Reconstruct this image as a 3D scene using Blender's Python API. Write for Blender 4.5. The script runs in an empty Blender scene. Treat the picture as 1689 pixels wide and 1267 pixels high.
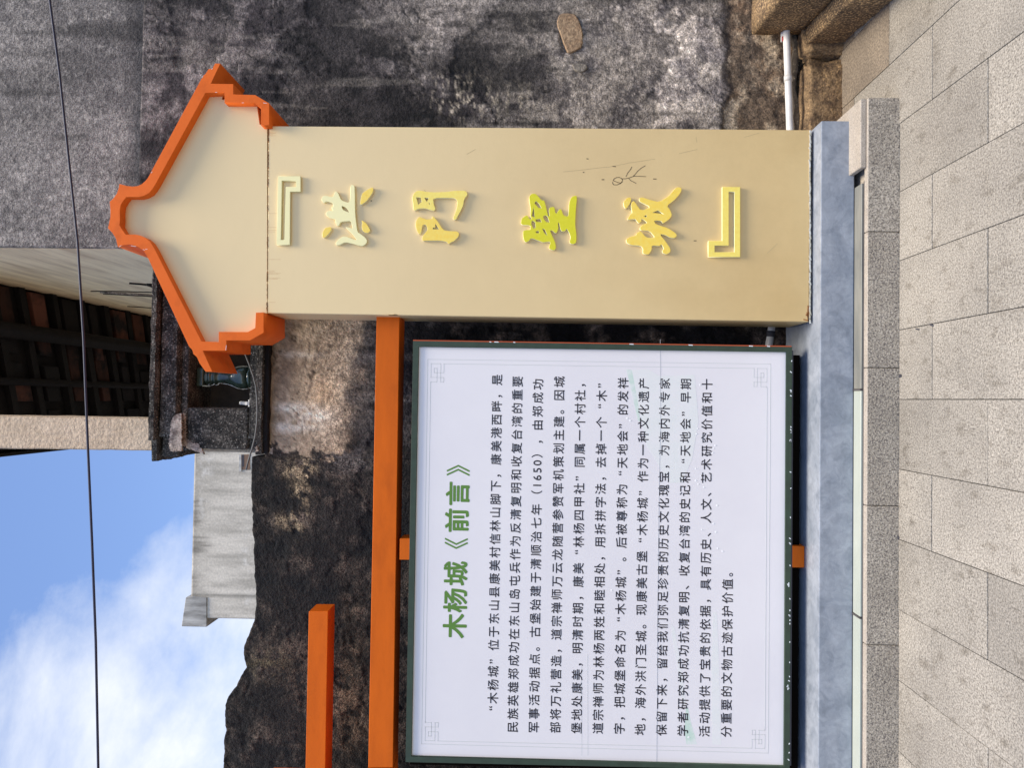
import bpy, bmesh, math, random
import numpy as np
from mathutils import Vector, Matrix, noise as mnoise
random.seed(7)
S = bpy.context.scene
C = S.collection

# ------------------------------------------------------------------ camera
W, H, F = 1689.0, 1267.0, 1170.0
CX, CY = W / 2, H / 2
EYE = Vector((0, 0, 1.6))
# the camera is held upright on its side: image right is world down
vy = Vector(((871.5 - CX) / F, -(659.0 - CY) / F, -1.0)).normalized()      # world +Y in camera axes
dn = Vector((1.0, -0.0138, 0.0)); dn.z = -(dn.x * vy.x + dn.y * vy.y) / vy.z; dn.normalize()
vz = -dn
vx = vy.cross(vz)
M3 = Matrix((vx, vy, vz))          # rows: world axes written in camera axes -> maps camera vectors to world
cam_d = bpy.data.cameras.new('camera')
cam_d.sensor_fit = 'HORIZONTAL'; cam_d.sensor_width = 36.0; cam_d.lens = 36.0 * F / W
cam_d.clip_start = 0.05; cam_d.clip_end = 2000
cam = bpy.data.objects.new('camera', cam_d); C.objects.link(cam)
cam.matrix_world = Matrix.Translation(EYE) @ M3.to_4x4()
S.camera = cam

# ------------------------------------------------------------------ light
SUN_EL, SUN_AZ = math.radians(73), math.radians(145)      # azimuth clockwise from +Y: behind the viewer, to the right
wd = bpy.data.worlds.new('World'); S.world = wd; wd.use_nodes = True
nt = wd.node_tree; nt.nodes.clear()
N = nt.nodes.new; L = nt.links.new
out = N('ShaderNodeOutputWorld'); bg = N('ShaderNodeBackground')
sky = N('ShaderNodeTexSky'); sky.sky_type = 'NISHITA'; sky.sun_disc = False
sky.sun_elevation = SUN_EL; sky.sun_rotation = SUN_AZ; sky.air_density = 1.0; sky.dust_density = 0.6; sky.ozone_density = 1.4
bg.inputs['Strength'].default_value = 0.12
tc = N('ShaderNodeTexCoord')
mp = N('ShaderNodeMapping'); mp.inputs['Scale'].default_value = (1, 1, 1.9)
n1 = N('ShaderNodeTexNoise'); n1.inputs['Scale'].default_value = 2.6; n1.inputs['Detail'].default_value = 9; n1.inputs['Roughness'].default_value = 0.62
n1.inputs['Distortion'].default_value = 0.25
n2 = N('ShaderNodeTexNoise'); n2.inputs['Scale'].default_value = 1.1; n2.inputs['Detail'].default_value = 3
L(tc.outputs['Generated'], mp.inputs['Vector']); L(mp.outputs[0], n1.inputs['Vector']); L(mp.outputs[0], n2.inputs['Vector'])
bank = N('ShaderNodeVectorMath'); bank.operation = 'DOT_PRODUCT'
L(tc.outputs['Generated'], bank.inputs[0])
CLOUD_DIR = (M3 @ Vector(((330 - CX) / F, -(1230 - CY) / F, -1))).normalized()
bank.inputs[1].default_value = CLOUD_DIR
mr = N('ShaderNodeMapRange'); mr.inputs['From Min'].default_value = 0.945; mr.inputs['From Max'].default_value = 1.0
mr.inputs['To Min'].default_value = -0.20; mr.inputs['To Max'].default_value = 0.17
L(bank.outputs['Value'], mr.inputs['Value'])
ad = N('ShaderNodeMath'); ad.operation = 'ADD'; L(n1.outputs['Fac'], ad.inputs[0]); L(mr.outputs[0], ad.inputs[1])
ad2 = N('ShaderNodeMath'); ad2.operation = 'MULTIPLY_ADD'; ad2.inputs[1].default_value = 0.35
L(n2.outputs['Fac'], ad2.inputs[0]); L(ad.outputs[0], ad2.inputs[2])
rp = N('ShaderNodeValToRGB'); rp.color_ramp.elements[0].position = 0.58; rp.color_ramp.elements[1].position = 0.92
L(ad2.outputs[0], rp.inputs['Fac'])
mx = N('ShaderNodeMix'); mx.data_type = 'RGBA'
L(rp.outputs['Color'], mx.inputs['Factor'])
gain = N('ShaderNodeMix'); gain.data_type = 'RGBA'; gain.blend_type = 'MULTIPLY'; gain.inputs['Factor'].default_value = 1.0
L(sky.outputs['Color'], gain.inputs['A']); gain.inputs['B'].default_value = (1.24, 1.27, 1.42, 1)
L(gain.outputs['Result'], mx.inputs['A']); mx.inputs['B'].default_value = (5.9, 6.1, 6.5, 1)
L(mx.outputs['Result'], bg.inputs['Color']); L(bg.outputs[0], out.inputs['Surface'])
sun_d = bpy.data.lights.new('sun', 'SUN'); sun_d.energy = 3.3; sun_d.angle = math.radians(24); sun_d.color = (1.0, 0.92, 0.78)
sun = bpy.data.objects.new('sun', sun_d); C.objects.link(sun)
sdir = Vector((math.sin(SUN_AZ) * math.cos(SUN_EL), math.cos(SUN_AZ) * math.cos(SUN_EL), math.sin(SUN_EL)))
sun.rotation_euler = sdir.to_track_quat('Z', 'Y').to_euler()
S.view_settings.view_transform = 'Standard'; S.view_settings.look = 'None'
S.view_settings.exposure = 0.55; S.view_settings.gamma = 1.0; S.view_settings.use_curve_mapping = False
S.render.engine = 'CYCLES'; S.cycles.max_bounces = 8

# ------------------------------------------------------------------ helpers
def ray(x, y): return M3 @ Vector(((x - CX) / F, -(y - CY) / F, -1.0))
def at_depth(x, y, Y):
    r = ray(x, y); return EYE + r * (Y / r.y)
def at_height(x, y, z):
    r = ray(x, y); return EYE + r * ((z - EYE.z) / r.z)
M3i = np.array(M3.inverted())
def project(P):                                       # numpy (n,3) -> photo coordinates
    c = (P - np.array(EYE)) @ M3i.T
    return CX + F * c[:, 0] / -c[:, 2], CY - F * c[:, 1] / -c[:, 2]
def lin(r, g, b, k=1.0):
    f = lambda v: (v / 255 / 12.92 if v / 255 <= 0.04045 else ((v / 255 + 0.055) / 1.055) ** 2.4) * k
    return (f(r), f(g), f(b), 1)
def tag(o, label=None, cat=None, group=None, kind=None):
    for k, v in (('label', label), ('category', cat), ('group', group), ('kind', kind)):
        if v: o[k] = v
    return o
def empty(name, loc=(0, 0, 0)):
    o = bpy.data.objects.new(name, None); o.location = loc; C.objects.link(o); return o
def link(name, me, mat, parent=None):
    o = bpy.data.objects.new(name, me); C.objects.link(o)
    if mat is not None and not me.materials: me.materials.append(mat)
    if parent is not None:
        o.parent = parent
        p = parent; off = Vector((0, 0, 0))
        while p: off += p.location; p = p.parent
        o.location = -off
    return o
def mesh_from(name, vs, fs, smooth=False):
    me = bpy.data.meshes.new(name); me.from_pydata([tuple(v) for v in vs], [], fs); me.validate()
    bm = bmesh.new(); bm.from_mesh(me); bmesh.ops.recalc_face_normals(bm, faces=bm.faces); bm.to_mesh(me); bm.free()
    if smooth: me.polygons.foreach_set('use_smooth', [True] * len(me.polygons))
    return me
def bevel(me, w, seg=1):
    bm = bmesh.new(); bm.from_mesh(me)
    bmesh.ops.bevel(bm, geom=[e for e in bm.edges if e.calc_face_angle(0) > 0.5], offset=w, segments=seg, affect='EDGES', profile=0.6)
    bm.to_mesh(me); bm.free(); return me
def hexa(front, back):                                 # front 4 pts, back 4 pts, same order
    return list(front) + list(back), [(0, 1, 2, 3), (7, 6, 5, 4), (0, 4, 5, 1), (1, 5, 6, 2), (2, 6, 7, 3), (3, 7, 4, 0)]
def box(x0, x1, y0, y1, z0, z1, bw=0.0, seg=1):
    f = [(x0, y0, z0), (x1, y0, z0), (x1, y0, z1), (x0, y0, z1)]
    b = [(x0, y1, z0), (x1, y1, z0), (x1, y1, z1), (x0, y1, z1)]
    me = mesh_from('box', *hexa(f, b))
    return bevel(me, bw, seg) if bw else me
def slab_px(pts, Y0, Y1, bw=0.0):                      # photo outline put on plane Y0 and given real thickness to Y1
    f = [at_depth(x, y, Y0) for x, y in pts]
    n = len(f); b = [Vector((v.x, Y1, v.z)) for v in f]
    fs = [tuple(range(n)), tuple(range(2 * n - 1, n - 1, -1))] + [(i, n + i, n + (i + 1) % n, (i + 1) % n) for i in range(n)]
    me = mesh_from('slab', f + b, fs)
    return bevel(me, bw) if bw else me
def curve_solid(loops, Y0, Y1, bw=0.0015):             # world (x,z) loops, holes filled by even-odd
    cu = bpy.data.curves.new('outline', 'CURVE'); cu.dimensions = '2D'; cu.fill_mode = 'BOTH'
    for lp in loops:
        sp = cu.splines.new('POLY'); sp.points.add(len(lp) - 1)
        for i, (a, b) in enumerate(lp): sp.points[i].co = (a, b, 0, 1)
        sp.use_cyclic_u = True
    cu.extrude = (Y1 - Y0) / 2 - bw; cu.bevel_depth = bw; cu.offset = -bw; cu.bevel_resolution = 1
    o = bpy.data.objects.new('tmp', cu); me = bpy.data.meshes.new_from_object(o); bpy.data.objects.remove(o)
    me.materials.clear()
    ym = (Y0 + Y1) / 2
    for v in me.vertices:
        a, b, c = v.co; v.co = (a, ym - c, b)
    return me
def chaikin(p, n=1):
    for _ in range(n):
        q = []
        for i in range(len(p)):
            a, b = p[i], p[(i + 1) % len(p)]
            q.append((a[0] * .8 + b[0] * .2, a[1] * .8 + b[1] * .2)); q.append((a[0] * .2 + b[0] * .8, a[1] * .2 + b[1] * .8))
        p = q
    return p
def crop(pts, ox, oy, s): return [(ox + x * s, oy + y * s) for x, y in pts]
def wxz(pts, Y): return [(p.x, p.z) for p in (at_depth(x, y, Y) for x, y in pts)]
def tube(pts, r, seg=8, name='tube'):
    vs, fs = [], []
    pts = [Vector(p) for p in pts]
    for i, p in enumerate(pts):
        t = (pts[min(i + 1, len(pts) - 1)] - pts[max(i - 1, 0)]).normalized()
        u = t.cross(Vector((0.13, 0.31, 0.94))).normalized(); v = t.cross(u)
        for k in range(seg):
            a = 2 * math.pi * k / seg; vs.append(p + (u * math.cos(a) + v * math.sin(a)) * r)
    for i in range(len(pts) - 1):
        for k in range(seg):
            a = i * seg + k; b = i * seg + (k + 1) % seg; fs.append((a, b, b + seg, a + seg))
    fs.append(tuple(range(seg))[::-1]); fs.append(tuple(range((len(pts) - 1) * seg, len(pts) * seg)))
    return mesh_from(name, vs, fs, True)
def ribbon(polys, w, Y, t=0.0012):                     # thin raised strokes on a plane Y facing the viewer
    vs, fs = [], []
    for pl in polys:
        P = [at_depth(x, y, Y) for x, y in pl]
        for a, b in zip(P[:-1], P[1:]):
            d = (b - a); d.y = 0
            if d.length < 1e-6: continue
            d.normalize(); n = Vector((-d.z, 0, d.x)) * w / 2; e = d * w / 2
            q = [a - e - n, b + e - n, b + e + n, a - e + n]
            k = len(vs); vs += [Vector((v.x, Y - t, v.z)) for v in q] + [Vector((v.x, Y, v.z)) for v in q]
            fs += [tuple(k + j for j in f) for f in ((0, 1, 2, 3), (0, 4, 5, 1), (1, 5, 6, 2), (2, 6, 7, 3), (3, 7, 4, 0))]
    return mesh_from('ribbon', vs, fs)

# numpy noise
def hsh(ix, iy, iz, s):
    h = (ix.astype(np.int64) * 374761393 + iy.astype(np.int64) * 668265263 + iz.astype(np.int64) * 2147483647 + s * 974634777) & 0xffffffff
    h = ((h ^ (h >> 13)) * 1274126177) & 0xffffffff
    h = ((h ^ (h >> 16)) * 2246822519) & 0xffffffff
    return ((h ^ (h >> 15)) & 0xffffff) / float(0xffffff)
def vno(x, y, s=0):
    ix, iy = np.floor(x), np.floor(y); fx, fy = x - ix, y - iy
    fx = fx * fx * (3 - 2 * fx); fy = fy * fy * (3 - 2 * fy); z = np.zeros_like(ix)
    a = hsh(ix, iy, z, s); b = hsh(ix + 1, iy, z, s); c = hsh(ix, iy + 1, z, s); d = hsh(ix + 1, iy + 1, z, s)
    return (a * (1 - fx) + b * fx) * (1 - fy) + (c * (1 - fx) + d * fx) * fy
def fbm(x, y, s=0, o=5, g=0.55):
    r = np.zeros_like(x); a = 1; t = 0; c, q = math.cos(.7), math.sin(.7)
    for k in range(o):
        r += a * vno(x, y, s + k); t += a; a *= g
        x, y = (x * c - y * q) * 2.03 + 5.1, (x * q + y * c) * 2.03 + 9.7
    return r / t
def sstep(a, b, x):
    t = np.clip((x - a) / (b - a), 0, 1); return t * t * (3 - 2 * t)

# ------------------------------------------------------------------ materials
def mat(name, c1, c2=None, scale=6.0, rough=0.7, bump=0.0, bscale=60.0, speck=None, spscale=150.0, sp=(0.55, 0.7), vcol=False,
        metal=0.0, dist=0.0, detail=6.0, ramp=(0.35, 0.65), rnd=0.0, grain=0.0, gscale=220.0, stretch=None, coat=0.0, blotch=None, top=None, spec=0.5, grain2=0.0, g2scale=42.0):
    m = bpy.data.materials.new(name); m.use_nodes = True
    t = m.node_tree; N = t.nodes.new; L = t.links.new
    b = t.nodes['Principled BSDF']; b.inputs['Roughness'].default_value = rough; b.inputs['Metallic'].default_value = metal
    b.inputs['Coat Weight'].default_value = coat; b.inputs['Specular IOR Level'].default_value = spec
    geo = N('ShaderNodeNewGeometry'); pos = geo.outputs['Position']
    if rnd:
        oi = N('ShaderNodeObjectInfo'); va = N('ShaderNodeVectorMath'); va.operation = 'MULTIPLY_ADD'
        L(oi.outputs['Random'], va.inputs[0]); va.inputs[1].default_value = (37, 53, 0); L(pos, va.inputs[2]); pos = va.outputs[0]
    if stretch:
        mp = N('ShaderNodeMapping'); mp.inputs['Scale'].default_value = stretch; L(pos, mp.inputs['Vector']); pos2 = mp.outputs[0]
    else: pos2 = pos
    def noise(sc, det, p=pos2, ro=0.6):
        n = N('ShaderNodeTexNoise'); n.inputs['Scale'].default_value = sc; n.inputs['Detail'].default_value = det
        n.inputs['Roughness'].default_value = ro; n.inputs['Distortion'].default_value = dist; L(p, n.inputs['Vector']); return n
    def mixc(fac, A, B, mode='MIX'):
        x = N('ShaderNodeMix'); x.data_type = 'RGBA'; x.blend_type = mode
        for sock, v in (('Factor', fac), ('A', A), ('B', B)):
            if isinstance(v, (tuple, float, int)): x.inputs[sock].default_value = v
            else: L(v, x.inputs[sock])
        return x.outputs['Result']
    if vcol:
        at = N('ShaderNodeAttribute'); at.attribute_name = 'tone'; col = at.outputs['Color']
    else:
        col = c1
        if c2:
            n = noise(scale, detail); r = N('ShaderNodeValToRGB'); r.color_ramp.elements[0].position, r.color_ramp.elements[1].position = ramp
            L(n.outputs['Fac'], r.inputs['Fac']); col = mixc(r.outputs['Color'], c1, c2)
    if speck:
        n = noise(spscale, 3, pos, 0.7); r = N('ShaderNodeValToRGB'); r.color_ramp.elements[0].position, r.color_ramp.elements[1].position = sp
        L(n.outputs['Fac'], r.inputs['Fac']); col = mixc(r.outputs['Color'], col, speck)
    if grain:
        n = noise(gscale, 2.5, pos, 0.6); mrn = N('ShaderNodeMapRange'); mrn.clamp = True; mrn.inputs['From Min'].default_value = 0.36; mrn.inputs['From Max'].default_value = 0.64
        mrn.inputs['To Min'].default_value = 1 - grain; mrn.inputs['To Max'].default_value = 1 + grain * 1.25
        L(n.outputs['Fac'], mrn.inputs['Value']); cb = N('ShaderNodeCombineColor')
        for k in range(3): L(mrn.outputs[0], cb.inputs[k])
        col = mixc(at.outputs['Alpha'] if vcol else 1.0, col, cb.outputs[0], 'MULTIPLY')
    if grain2:
        n = noise(g2scale, 7, pos, 0.72); mrn = N('ShaderNodeMapRange'); mrn.clamp = True; mrn.inputs['From Min'].default_value = 0.34; mrn.inputs['From Max'].default_value = 0.66
        mrn.inputs['To Min'].default_value = 1 - grain2; mrn.inputs['To Max'].default_value = 1 + grain2 * 1.3
        L(n.outputs['Fac'], mrn.inputs['Value']); cb = N('ShaderNodeCombineColor')
        for k in range(3): L(mrn.outputs[0], cb.inputs[k])
        col = mixc(at.outputs['Alpha'] if vcol else 1.0, col, cb.outputs[0], 'MULTIPLY')
    if blotch:                                            # soft dark dirt spots
        bc_, bs_, lo_, hi_, st_ = blotch
        mpb = N('ShaderNodeMapping'); mpb.inputs['Scale'].default_value = st_; L(pos, mpb.inputs['Vector'])
        n = noise(bs_, 4, mpb.outputs[0], .55); r = N('ShaderNodeMapRange'); r.inputs['From Min'].default_value = lo_; r.inputs['From Max'].default_value = hi_
        L(n.outputs['Fac'], r.inputs['Value']); col = mixc(r.outputs[0], col, mixc(1.0, col, bc_, 'MULTIPLY'))
    if top:                                               # paler with height: reflected light put into the paint colour
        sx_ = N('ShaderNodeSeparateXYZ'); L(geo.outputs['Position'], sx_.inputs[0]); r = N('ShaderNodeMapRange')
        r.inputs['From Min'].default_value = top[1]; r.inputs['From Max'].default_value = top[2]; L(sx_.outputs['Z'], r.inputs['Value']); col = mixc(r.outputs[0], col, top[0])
    if rnd:
        mrn = N('ShaderNodeMapRange'); mrn.inputs['To Min'].default_value = 1 - rnd; mrn.inputs['To Max'].default_value = 1 + rnd
        L(oi.outputs['Random'], mrn.inputs['Value']); cb = N('ShaderNodeCombineColor')
        for k in range(3): L(mrn.outputs[0], cb.inputs[k])
        col = mixc(1.0, col, cb.outputs[0], 'MULTIPLY')
    if isinstance(col, tuple): b.inputs['Base Color'].default_value = col
    else: L(col, b.inputs['Base Color'])
    if bump:
        n = noise(bscale, 6, pos); bp = N('ShaderNodeBump'); bp.inputs['Strength'].default_value = bump; bp.inputs['Distance'].default_value = 0.01
        L(n.outputs['Fac'], bp.inputs['Height']); L(bp.outputs[0], b.inputs['Normal'])
    return m

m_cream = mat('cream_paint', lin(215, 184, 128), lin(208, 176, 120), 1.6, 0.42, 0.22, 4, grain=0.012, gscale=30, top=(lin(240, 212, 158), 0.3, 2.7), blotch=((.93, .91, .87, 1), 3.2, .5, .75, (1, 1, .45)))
m_orange = mat('orange_paint', lin(240, 112, 34), lin(232, 104, 28), 5, 0.55, 0.06, 60, spec=0.18, blotch=((.84, .82, .78, 1), 9, .54, .7, (1, 1, 1)))
m_orange2 = mat('orange_bar_paint', lin(222, 104, 14), lin(208, 96, 12), 7, 0.5, 0.04, 60, stretch=(0.4, 1, 2), spec=0.18, blotch=((.86, .84, .8, 1), 8, .54, .7, (.5, 1, 1)))
m_plinth = mat('blue_grey_plinth_paint', lin(158, 162, 168), lin(132, 138, 146), 6, 0.45, 0.16, 14, dist=1.1, detail=5, grain=0.07, gscale=30, ramp=(.34,.64), blotch=((.84, .85, .86, 1), 13, .54, .64, (1, 1, 1)))
m_let_pale = mat('pale_yellow_acrylic', lin(255, 242, 178), None, rough=0.35)
m_let_mid = mat('yellow_acrylic', lin(255, 232, 118), lin(252, 222, 104), 60, 0.35)
m_let_gold = mat('golden_acrylic', lin(255, 214, 84), lin(255, 222, 104), 60, 0.35)
m_let_lime = mat('lime_acrylic', lin(222, 212, 30), lin(228, 218, 44), 60, 0.35)
m_edge = mat('pale_acrylic_edge', lin(243, 236, 190), None, rough=0.4)
m_white = mat('white_vinyl', lin(236, 229, 226), lin(231, 224, 222), 2.2, 0.32, 0.03, 5)
m_green = mat('dark_green_paint', lin(52, 68, 50), lin(46, 58, 42), 20, 0.55)
m_dark = mat('dark_sheet_metal', lin(62, 60, 66), None, rough=0.6)
m_gap_shade = mat('gap_shade_black', lin(16, 11, 7), None, rough=0.9, spec=0.05)  # near black colour for the shaded gap under the board
m_ink = mat('black_print', lin(40, 34, 40), None, rough=0.5)
m_title = mat('green_print', lin(92, 132, 48), None, rough=0.5)
m_line = mat('grey_print', lin(206, 206, 200), None, rough=0.5)
m_tape = mat('pale_green_tape_residue', lin(230, 229, 222), lin(235, 230, 225), 14, 0.3)
m_tape2 = mat('green_tape_residue', lin(202, 220, 202), lin(226, 228, 220), 16, 0.3, ramp=(.4, .6))
m_chip = mat('bare_chip', lin(232, 234, 232), None, rough=0.6)
m_rust = mat('rust', lin(120, 66, 28), lin(168, 112, 58), 60, 0.85)
m_rustp = mat('rust_stain', lin(214, 172, 122), lin(226, 196, 146), 40, 0.7)
m_pen = mat('pencil_scratch', lin(112, 92, 62), None, rough=0.7)
m_scr = mat('light_scratch', lin(190, 168, 122), None, rough=0.7)
m_slab = mat('flamed_granite', lin(162, 154, 141), lin(140, 133, 122), 1.6, 0.85, 0.3, 130, speck=lin(100, 92, 82), spscale=150, sp=(0.5, 0.68), rnd=0.055, grain=0.30, gscale=135, blotch=((.66, .64, .61, 1), 13, .56, .72, (1.5, .8, 1)))
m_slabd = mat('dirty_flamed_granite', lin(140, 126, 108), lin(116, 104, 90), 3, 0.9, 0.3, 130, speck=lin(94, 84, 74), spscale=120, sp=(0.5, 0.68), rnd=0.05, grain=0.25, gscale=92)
m_stain = mat('dark_foot_stain', lin(116, 108, 98), lin(140, 131, 120), 30, 0.9, 0.3, 130, ramp=(.4, .6), grain=0.25, gscale=110)
m_kerb = mat('kerb_granite', lin(170, 159, 142), lin(152, 141, 125), 4, 0.85, 0.5, 130, speck=lin(98, 90, 84), spscale=150, sp=(0.5, 0.64), rnd=0.05, grain=0.35, gscale=125)
m_kerbtop = mat('pale_cut_granite', lin(178, 166, 150), lin(166, 154, 138), 8, 0.8, 0.2, 150, speck=lin(120, 110, 108), spscale=190, sp=(0.56, 0.66), grain=0.12, gscale=150)
m_gnd = mat('ground_bedding', lin(120, 110, 98), lin(96, 88, 78), 3, 0.95, 0.4, 40)
m_glass = mat('milky_green_glass', lin(186, 188, 172), lin(170, 174, 160), 5, 0.25, stretch=(.3, 1, 1), coat=0.4)
m_glassd = mat('dirty_channel_cover', lin(138, 134, 122), lin(104, 104, 98), 12, 0.5, stretch=(.3, 1, 1))
m_chan = mat('channel_metal', lin(92, 86, 84), lin(70, 64, 62), 10, 0.6)
m_wall = mat('mouldy_plaster', None, vcol=True, rough=0.95, bump=1.0, bscale=60, grain=0.4, gscale=135, grain2=0.38)
m_wall2 = mat('black_mould_pebble_plaster', None, vcol=True, rough=0.95, bump=1.0, bscale=80, grain=0.8, gscale=125, grain2=0.4, g2scale=60)
m_black = mat('black_mould_cement', lin(34, 32, 28), lin(92, 86, 78), 13, 0.95, 0.8, 80, speck=lin(146, 140, 130), spscale=110, sp=(0.58, 0.76), grain=0.6, gscale=110, ramp=(.42,.68))
m_peel = mat('peeled_plaster', lin(116, 102, 92), lin(182, 166, 150), 26, 0.9, 0.8, 60, grain=0.3, gscale=110, ramp=(.38,.56))
m_rock = mat('brown_foundation_rock', lin(142, 116, 84), lin(82, 64, 48), 14, 0.95, 1.0, 45, speck=lin(168, 136, 96), spscale=60, sp=(0.56, 0.7), grain=0.35, gscale=90)
m_brown = mat('brown_granite_block', lin(152, 124, 90), lin(104, 84, 64), 5, 0.9, 0.9, 100, speck=lin(206, 170, 118), spscale=105, sp=(0.54, 0.7), grain=0.5, gscale=105)
m_render = mat('rough_cast_render', lin(214, 190, 162), lin(196, 172, 144), 8, 0.95, 1.0, 45, grain=0.1, gscale=60)
m_side = mat('stained_smooth_render', lin(252, 226, 184), lin(204, 174, 138), 4, 0.8, 0.1, 20, stretch=(1, .35, 2.6), ramp=(.42, .72))
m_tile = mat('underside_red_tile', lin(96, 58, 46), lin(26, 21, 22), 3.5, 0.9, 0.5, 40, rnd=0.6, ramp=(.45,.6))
m_tiled = mat('shade_dark_tile', lin(34, 28, 30), lin(16, 14, 15), 4, 0.9, 0.5, 40, rnd=0.5)  # porch shade put into the dark tile colour
m_wood = mat('near_black_wood', lin(26, 21, 20), lin(14, 12, 12), 8, 0.9, 0.4, 60)  # kept near black, roof underside shade put into the colour
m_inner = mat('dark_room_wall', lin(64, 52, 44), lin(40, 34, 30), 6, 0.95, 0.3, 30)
m_glaze = mat('dark_green_glaze', lin(62, 76, 62), lin(42, 52, 42), 25, 0.22, 0.1, 40, coat=0.5)
m_pvc = mat('white_pipe', lin(226, 222, 216), lin(204, 198, 190), 9, 0.45)
m_cable = mat('black_cable', lin(40, 40, 62), None, rough=0.5)
m_cable2 = mat('grey_cable', lin(92, 92, 90), None, rough=0.6)
m_conc = mat('pale_streaked_concrete', None, vcol=True, rough=0.9, bump=0.2, bscale=12, grain=0.10, gscale=26)
m_conc2 = mat('plain_grey_concrete', lin(196, 192, 184), lin(126, 122, 116), 2.5, 0.9, stretch=(2.4, 1, .5), ramp=(.35, .62))
m_concd = mat('black_drip_stain', lin(70, 66, 60), lin(120, 116, 108), 5, 0.95, stretch=(3, 1, 1), ramp=(.4, .6))
m_frame = mat('brown_window_frame', lin(120, 92, 70), None, rough=0.6)
m_red = mat('red_paint_spot', lin(170, 60, 60), None, rough=0.7)

# ------------------------------------------------------------------ ground, paving, kerb
gr = link('ground', mesh_from('ground', [(-150, -150, -0.045), (150, -150, -0.045), (150, 200, -0.045), (-150, 200, -0.045)], [(0, 1, 2, 3)]), m_gnd)
tag(gr, kind='structure')
pv = empty('pavement', (0, 2.5, 0)); tag(pv, kind='structure')
YK = at_height(1482.5, 659, 0).y                                   # front foot of the kerb
ja = at_height(1537, 590, 0).y; jb = at_height(1629, 590, 0).y
LEN = 2 * (ja - jb); XL = at_height(1560, 659, 0).x
WD = 0.3008
slab_me = {}
def paving(i, y0, y1):
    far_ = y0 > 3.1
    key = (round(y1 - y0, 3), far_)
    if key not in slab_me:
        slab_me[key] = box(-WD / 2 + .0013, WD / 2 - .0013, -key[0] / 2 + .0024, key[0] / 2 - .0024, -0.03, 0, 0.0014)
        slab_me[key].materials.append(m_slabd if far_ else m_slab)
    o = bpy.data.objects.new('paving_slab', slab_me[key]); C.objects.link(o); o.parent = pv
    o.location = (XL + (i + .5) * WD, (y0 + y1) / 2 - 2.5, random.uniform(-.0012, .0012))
for i in range(-8, 11):
    y = ja if i % 2 == 0 else jb
    y -= LEN * 2
    while y < 4.1:
        y1 = y + LEN
        lim = YK if i < 4 else 3.95
        if y < lim - 0.03 and y1 > 1.3: paving(i, max(y, 1.3), min(y1, lim))
        y = y1
st_vs = []
def patch(name, pts_px, z, m, parent, kind=None, n=10, wob=0.25):
    vs, fs = [], []
    for (x, y, rx, ry) in pts_px:
        c = at_height(x, y, z); e = at_height(x + rx, y, z); g = at_height(x, y + ry, z); k = len(vs)
        a0 = random.random() * 6
        for j in range(n):
            a = 2 * math.pi * j / n; r = 1 + wob * math.sin(2 * a + a0) + random.uniform(-wob, wob) * .6
            vs.append(c + ((e - c) * math.cos(a) + (g - c) * math.sin(a)) * r)
        fs.append(tuple(range(k, k + n)))
    o = link(name, mesh_from(name, [Vector((v.x, v.y, z)) for v in vs], fs), m, parent); o['kind'] = kind or 'stuff'; return o
spots = [(1513, 543, 3.2, 1.2), (1536, 536, 3, 2.2), (1484, 620, 2, 3), (1480, 887, 2.5, 4)]
patch('gum_spot', spots, 0.0035, m_dark, pv)

kb = empty('kerb', (0, YK, 0)); tag(kb, kind='structure')
kz = 0.136
kx = [at_depth(1460, y, YK).x for y in (160, 382, 607, 835, 1065)]
kx = kx[:1] + [kx[k] for k in range(1, 5)] + [kx[4] - .6, kx[4] - 1.2, kx[4] - 1.8]
for a, b in zip(kx[:-1], kx[1:]):
    me = box(b + .0012, a - .0012, YK, YK + 0.032, -0.03, kz, 0.003); me.materials.append(m_kerb); me.materials.append(m_kerbtop)
    for f in me.polygons:
        if f.normal.z > .6: f.material_index = 1
    link('kerb_stone', me, m_kerb, kb)
KR = kx[0]
link('kerb_bed', box(-2.6, KR - .004, YK + .036, 3.78, -0.03, 0.105), m_kerbtop, kb)

# long strip light channel between kerb and plinth
ZT = 0.286
YB = at_height(1355, 199, ZT).y
lc = empty('channel_light', (0, YK + .05, 0.105))
tag(lc, 'low strip with milky green glass covers between granite kerb and blue grey plinth', 'strip light')
link('channel_wall', box(-2.6, 0.985, YK + .036, YK + .046, 0.1055, kz - .004), m_chan, lc)
xs = [0.983] + [at_height(1418, y, .14).x for y in (643, 1020)] + [-1.75, -2.6]
for k in range(len(xs) - 1):
    link('glass_cover', box(xs[k + 1] + .004, xs[k] - .004, YK + .052, YB - .003, 0.108, kz + .002, 0.002), m_glassd if k == 0 else m_glass, lc)
    link('joint_clip', box(xs[k + 1] - .0035, xs[k + 1] + .0035, YK + .05, YB - .003, 0.108, kz + .006), m_chan, lc)
# pale granite pieces at the end of the kerb
x_a = at_depth(1426, 162, YK + .01).x; x_b = at_depth(1426, 276, YK + .01).x
g1 = link('granite_slab', box(x_b, x_a, YK + .012, YB + .10, kz + .001, kz + .026, 0.003), m_kerbtop)
tag(g1, 'short pale granite strip lying along the kerb end in front of the plinth corner', 'granite slab')
g2 = link('granite_slab', box(1.19, x_a + .0, YB + .105, 3.66, kz - .02, kz + .026, 0.003), m_kerbtop)
tag(g2, 'pale granite slab running back beside the plinth end towards the old wall', 'granite slab')

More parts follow.
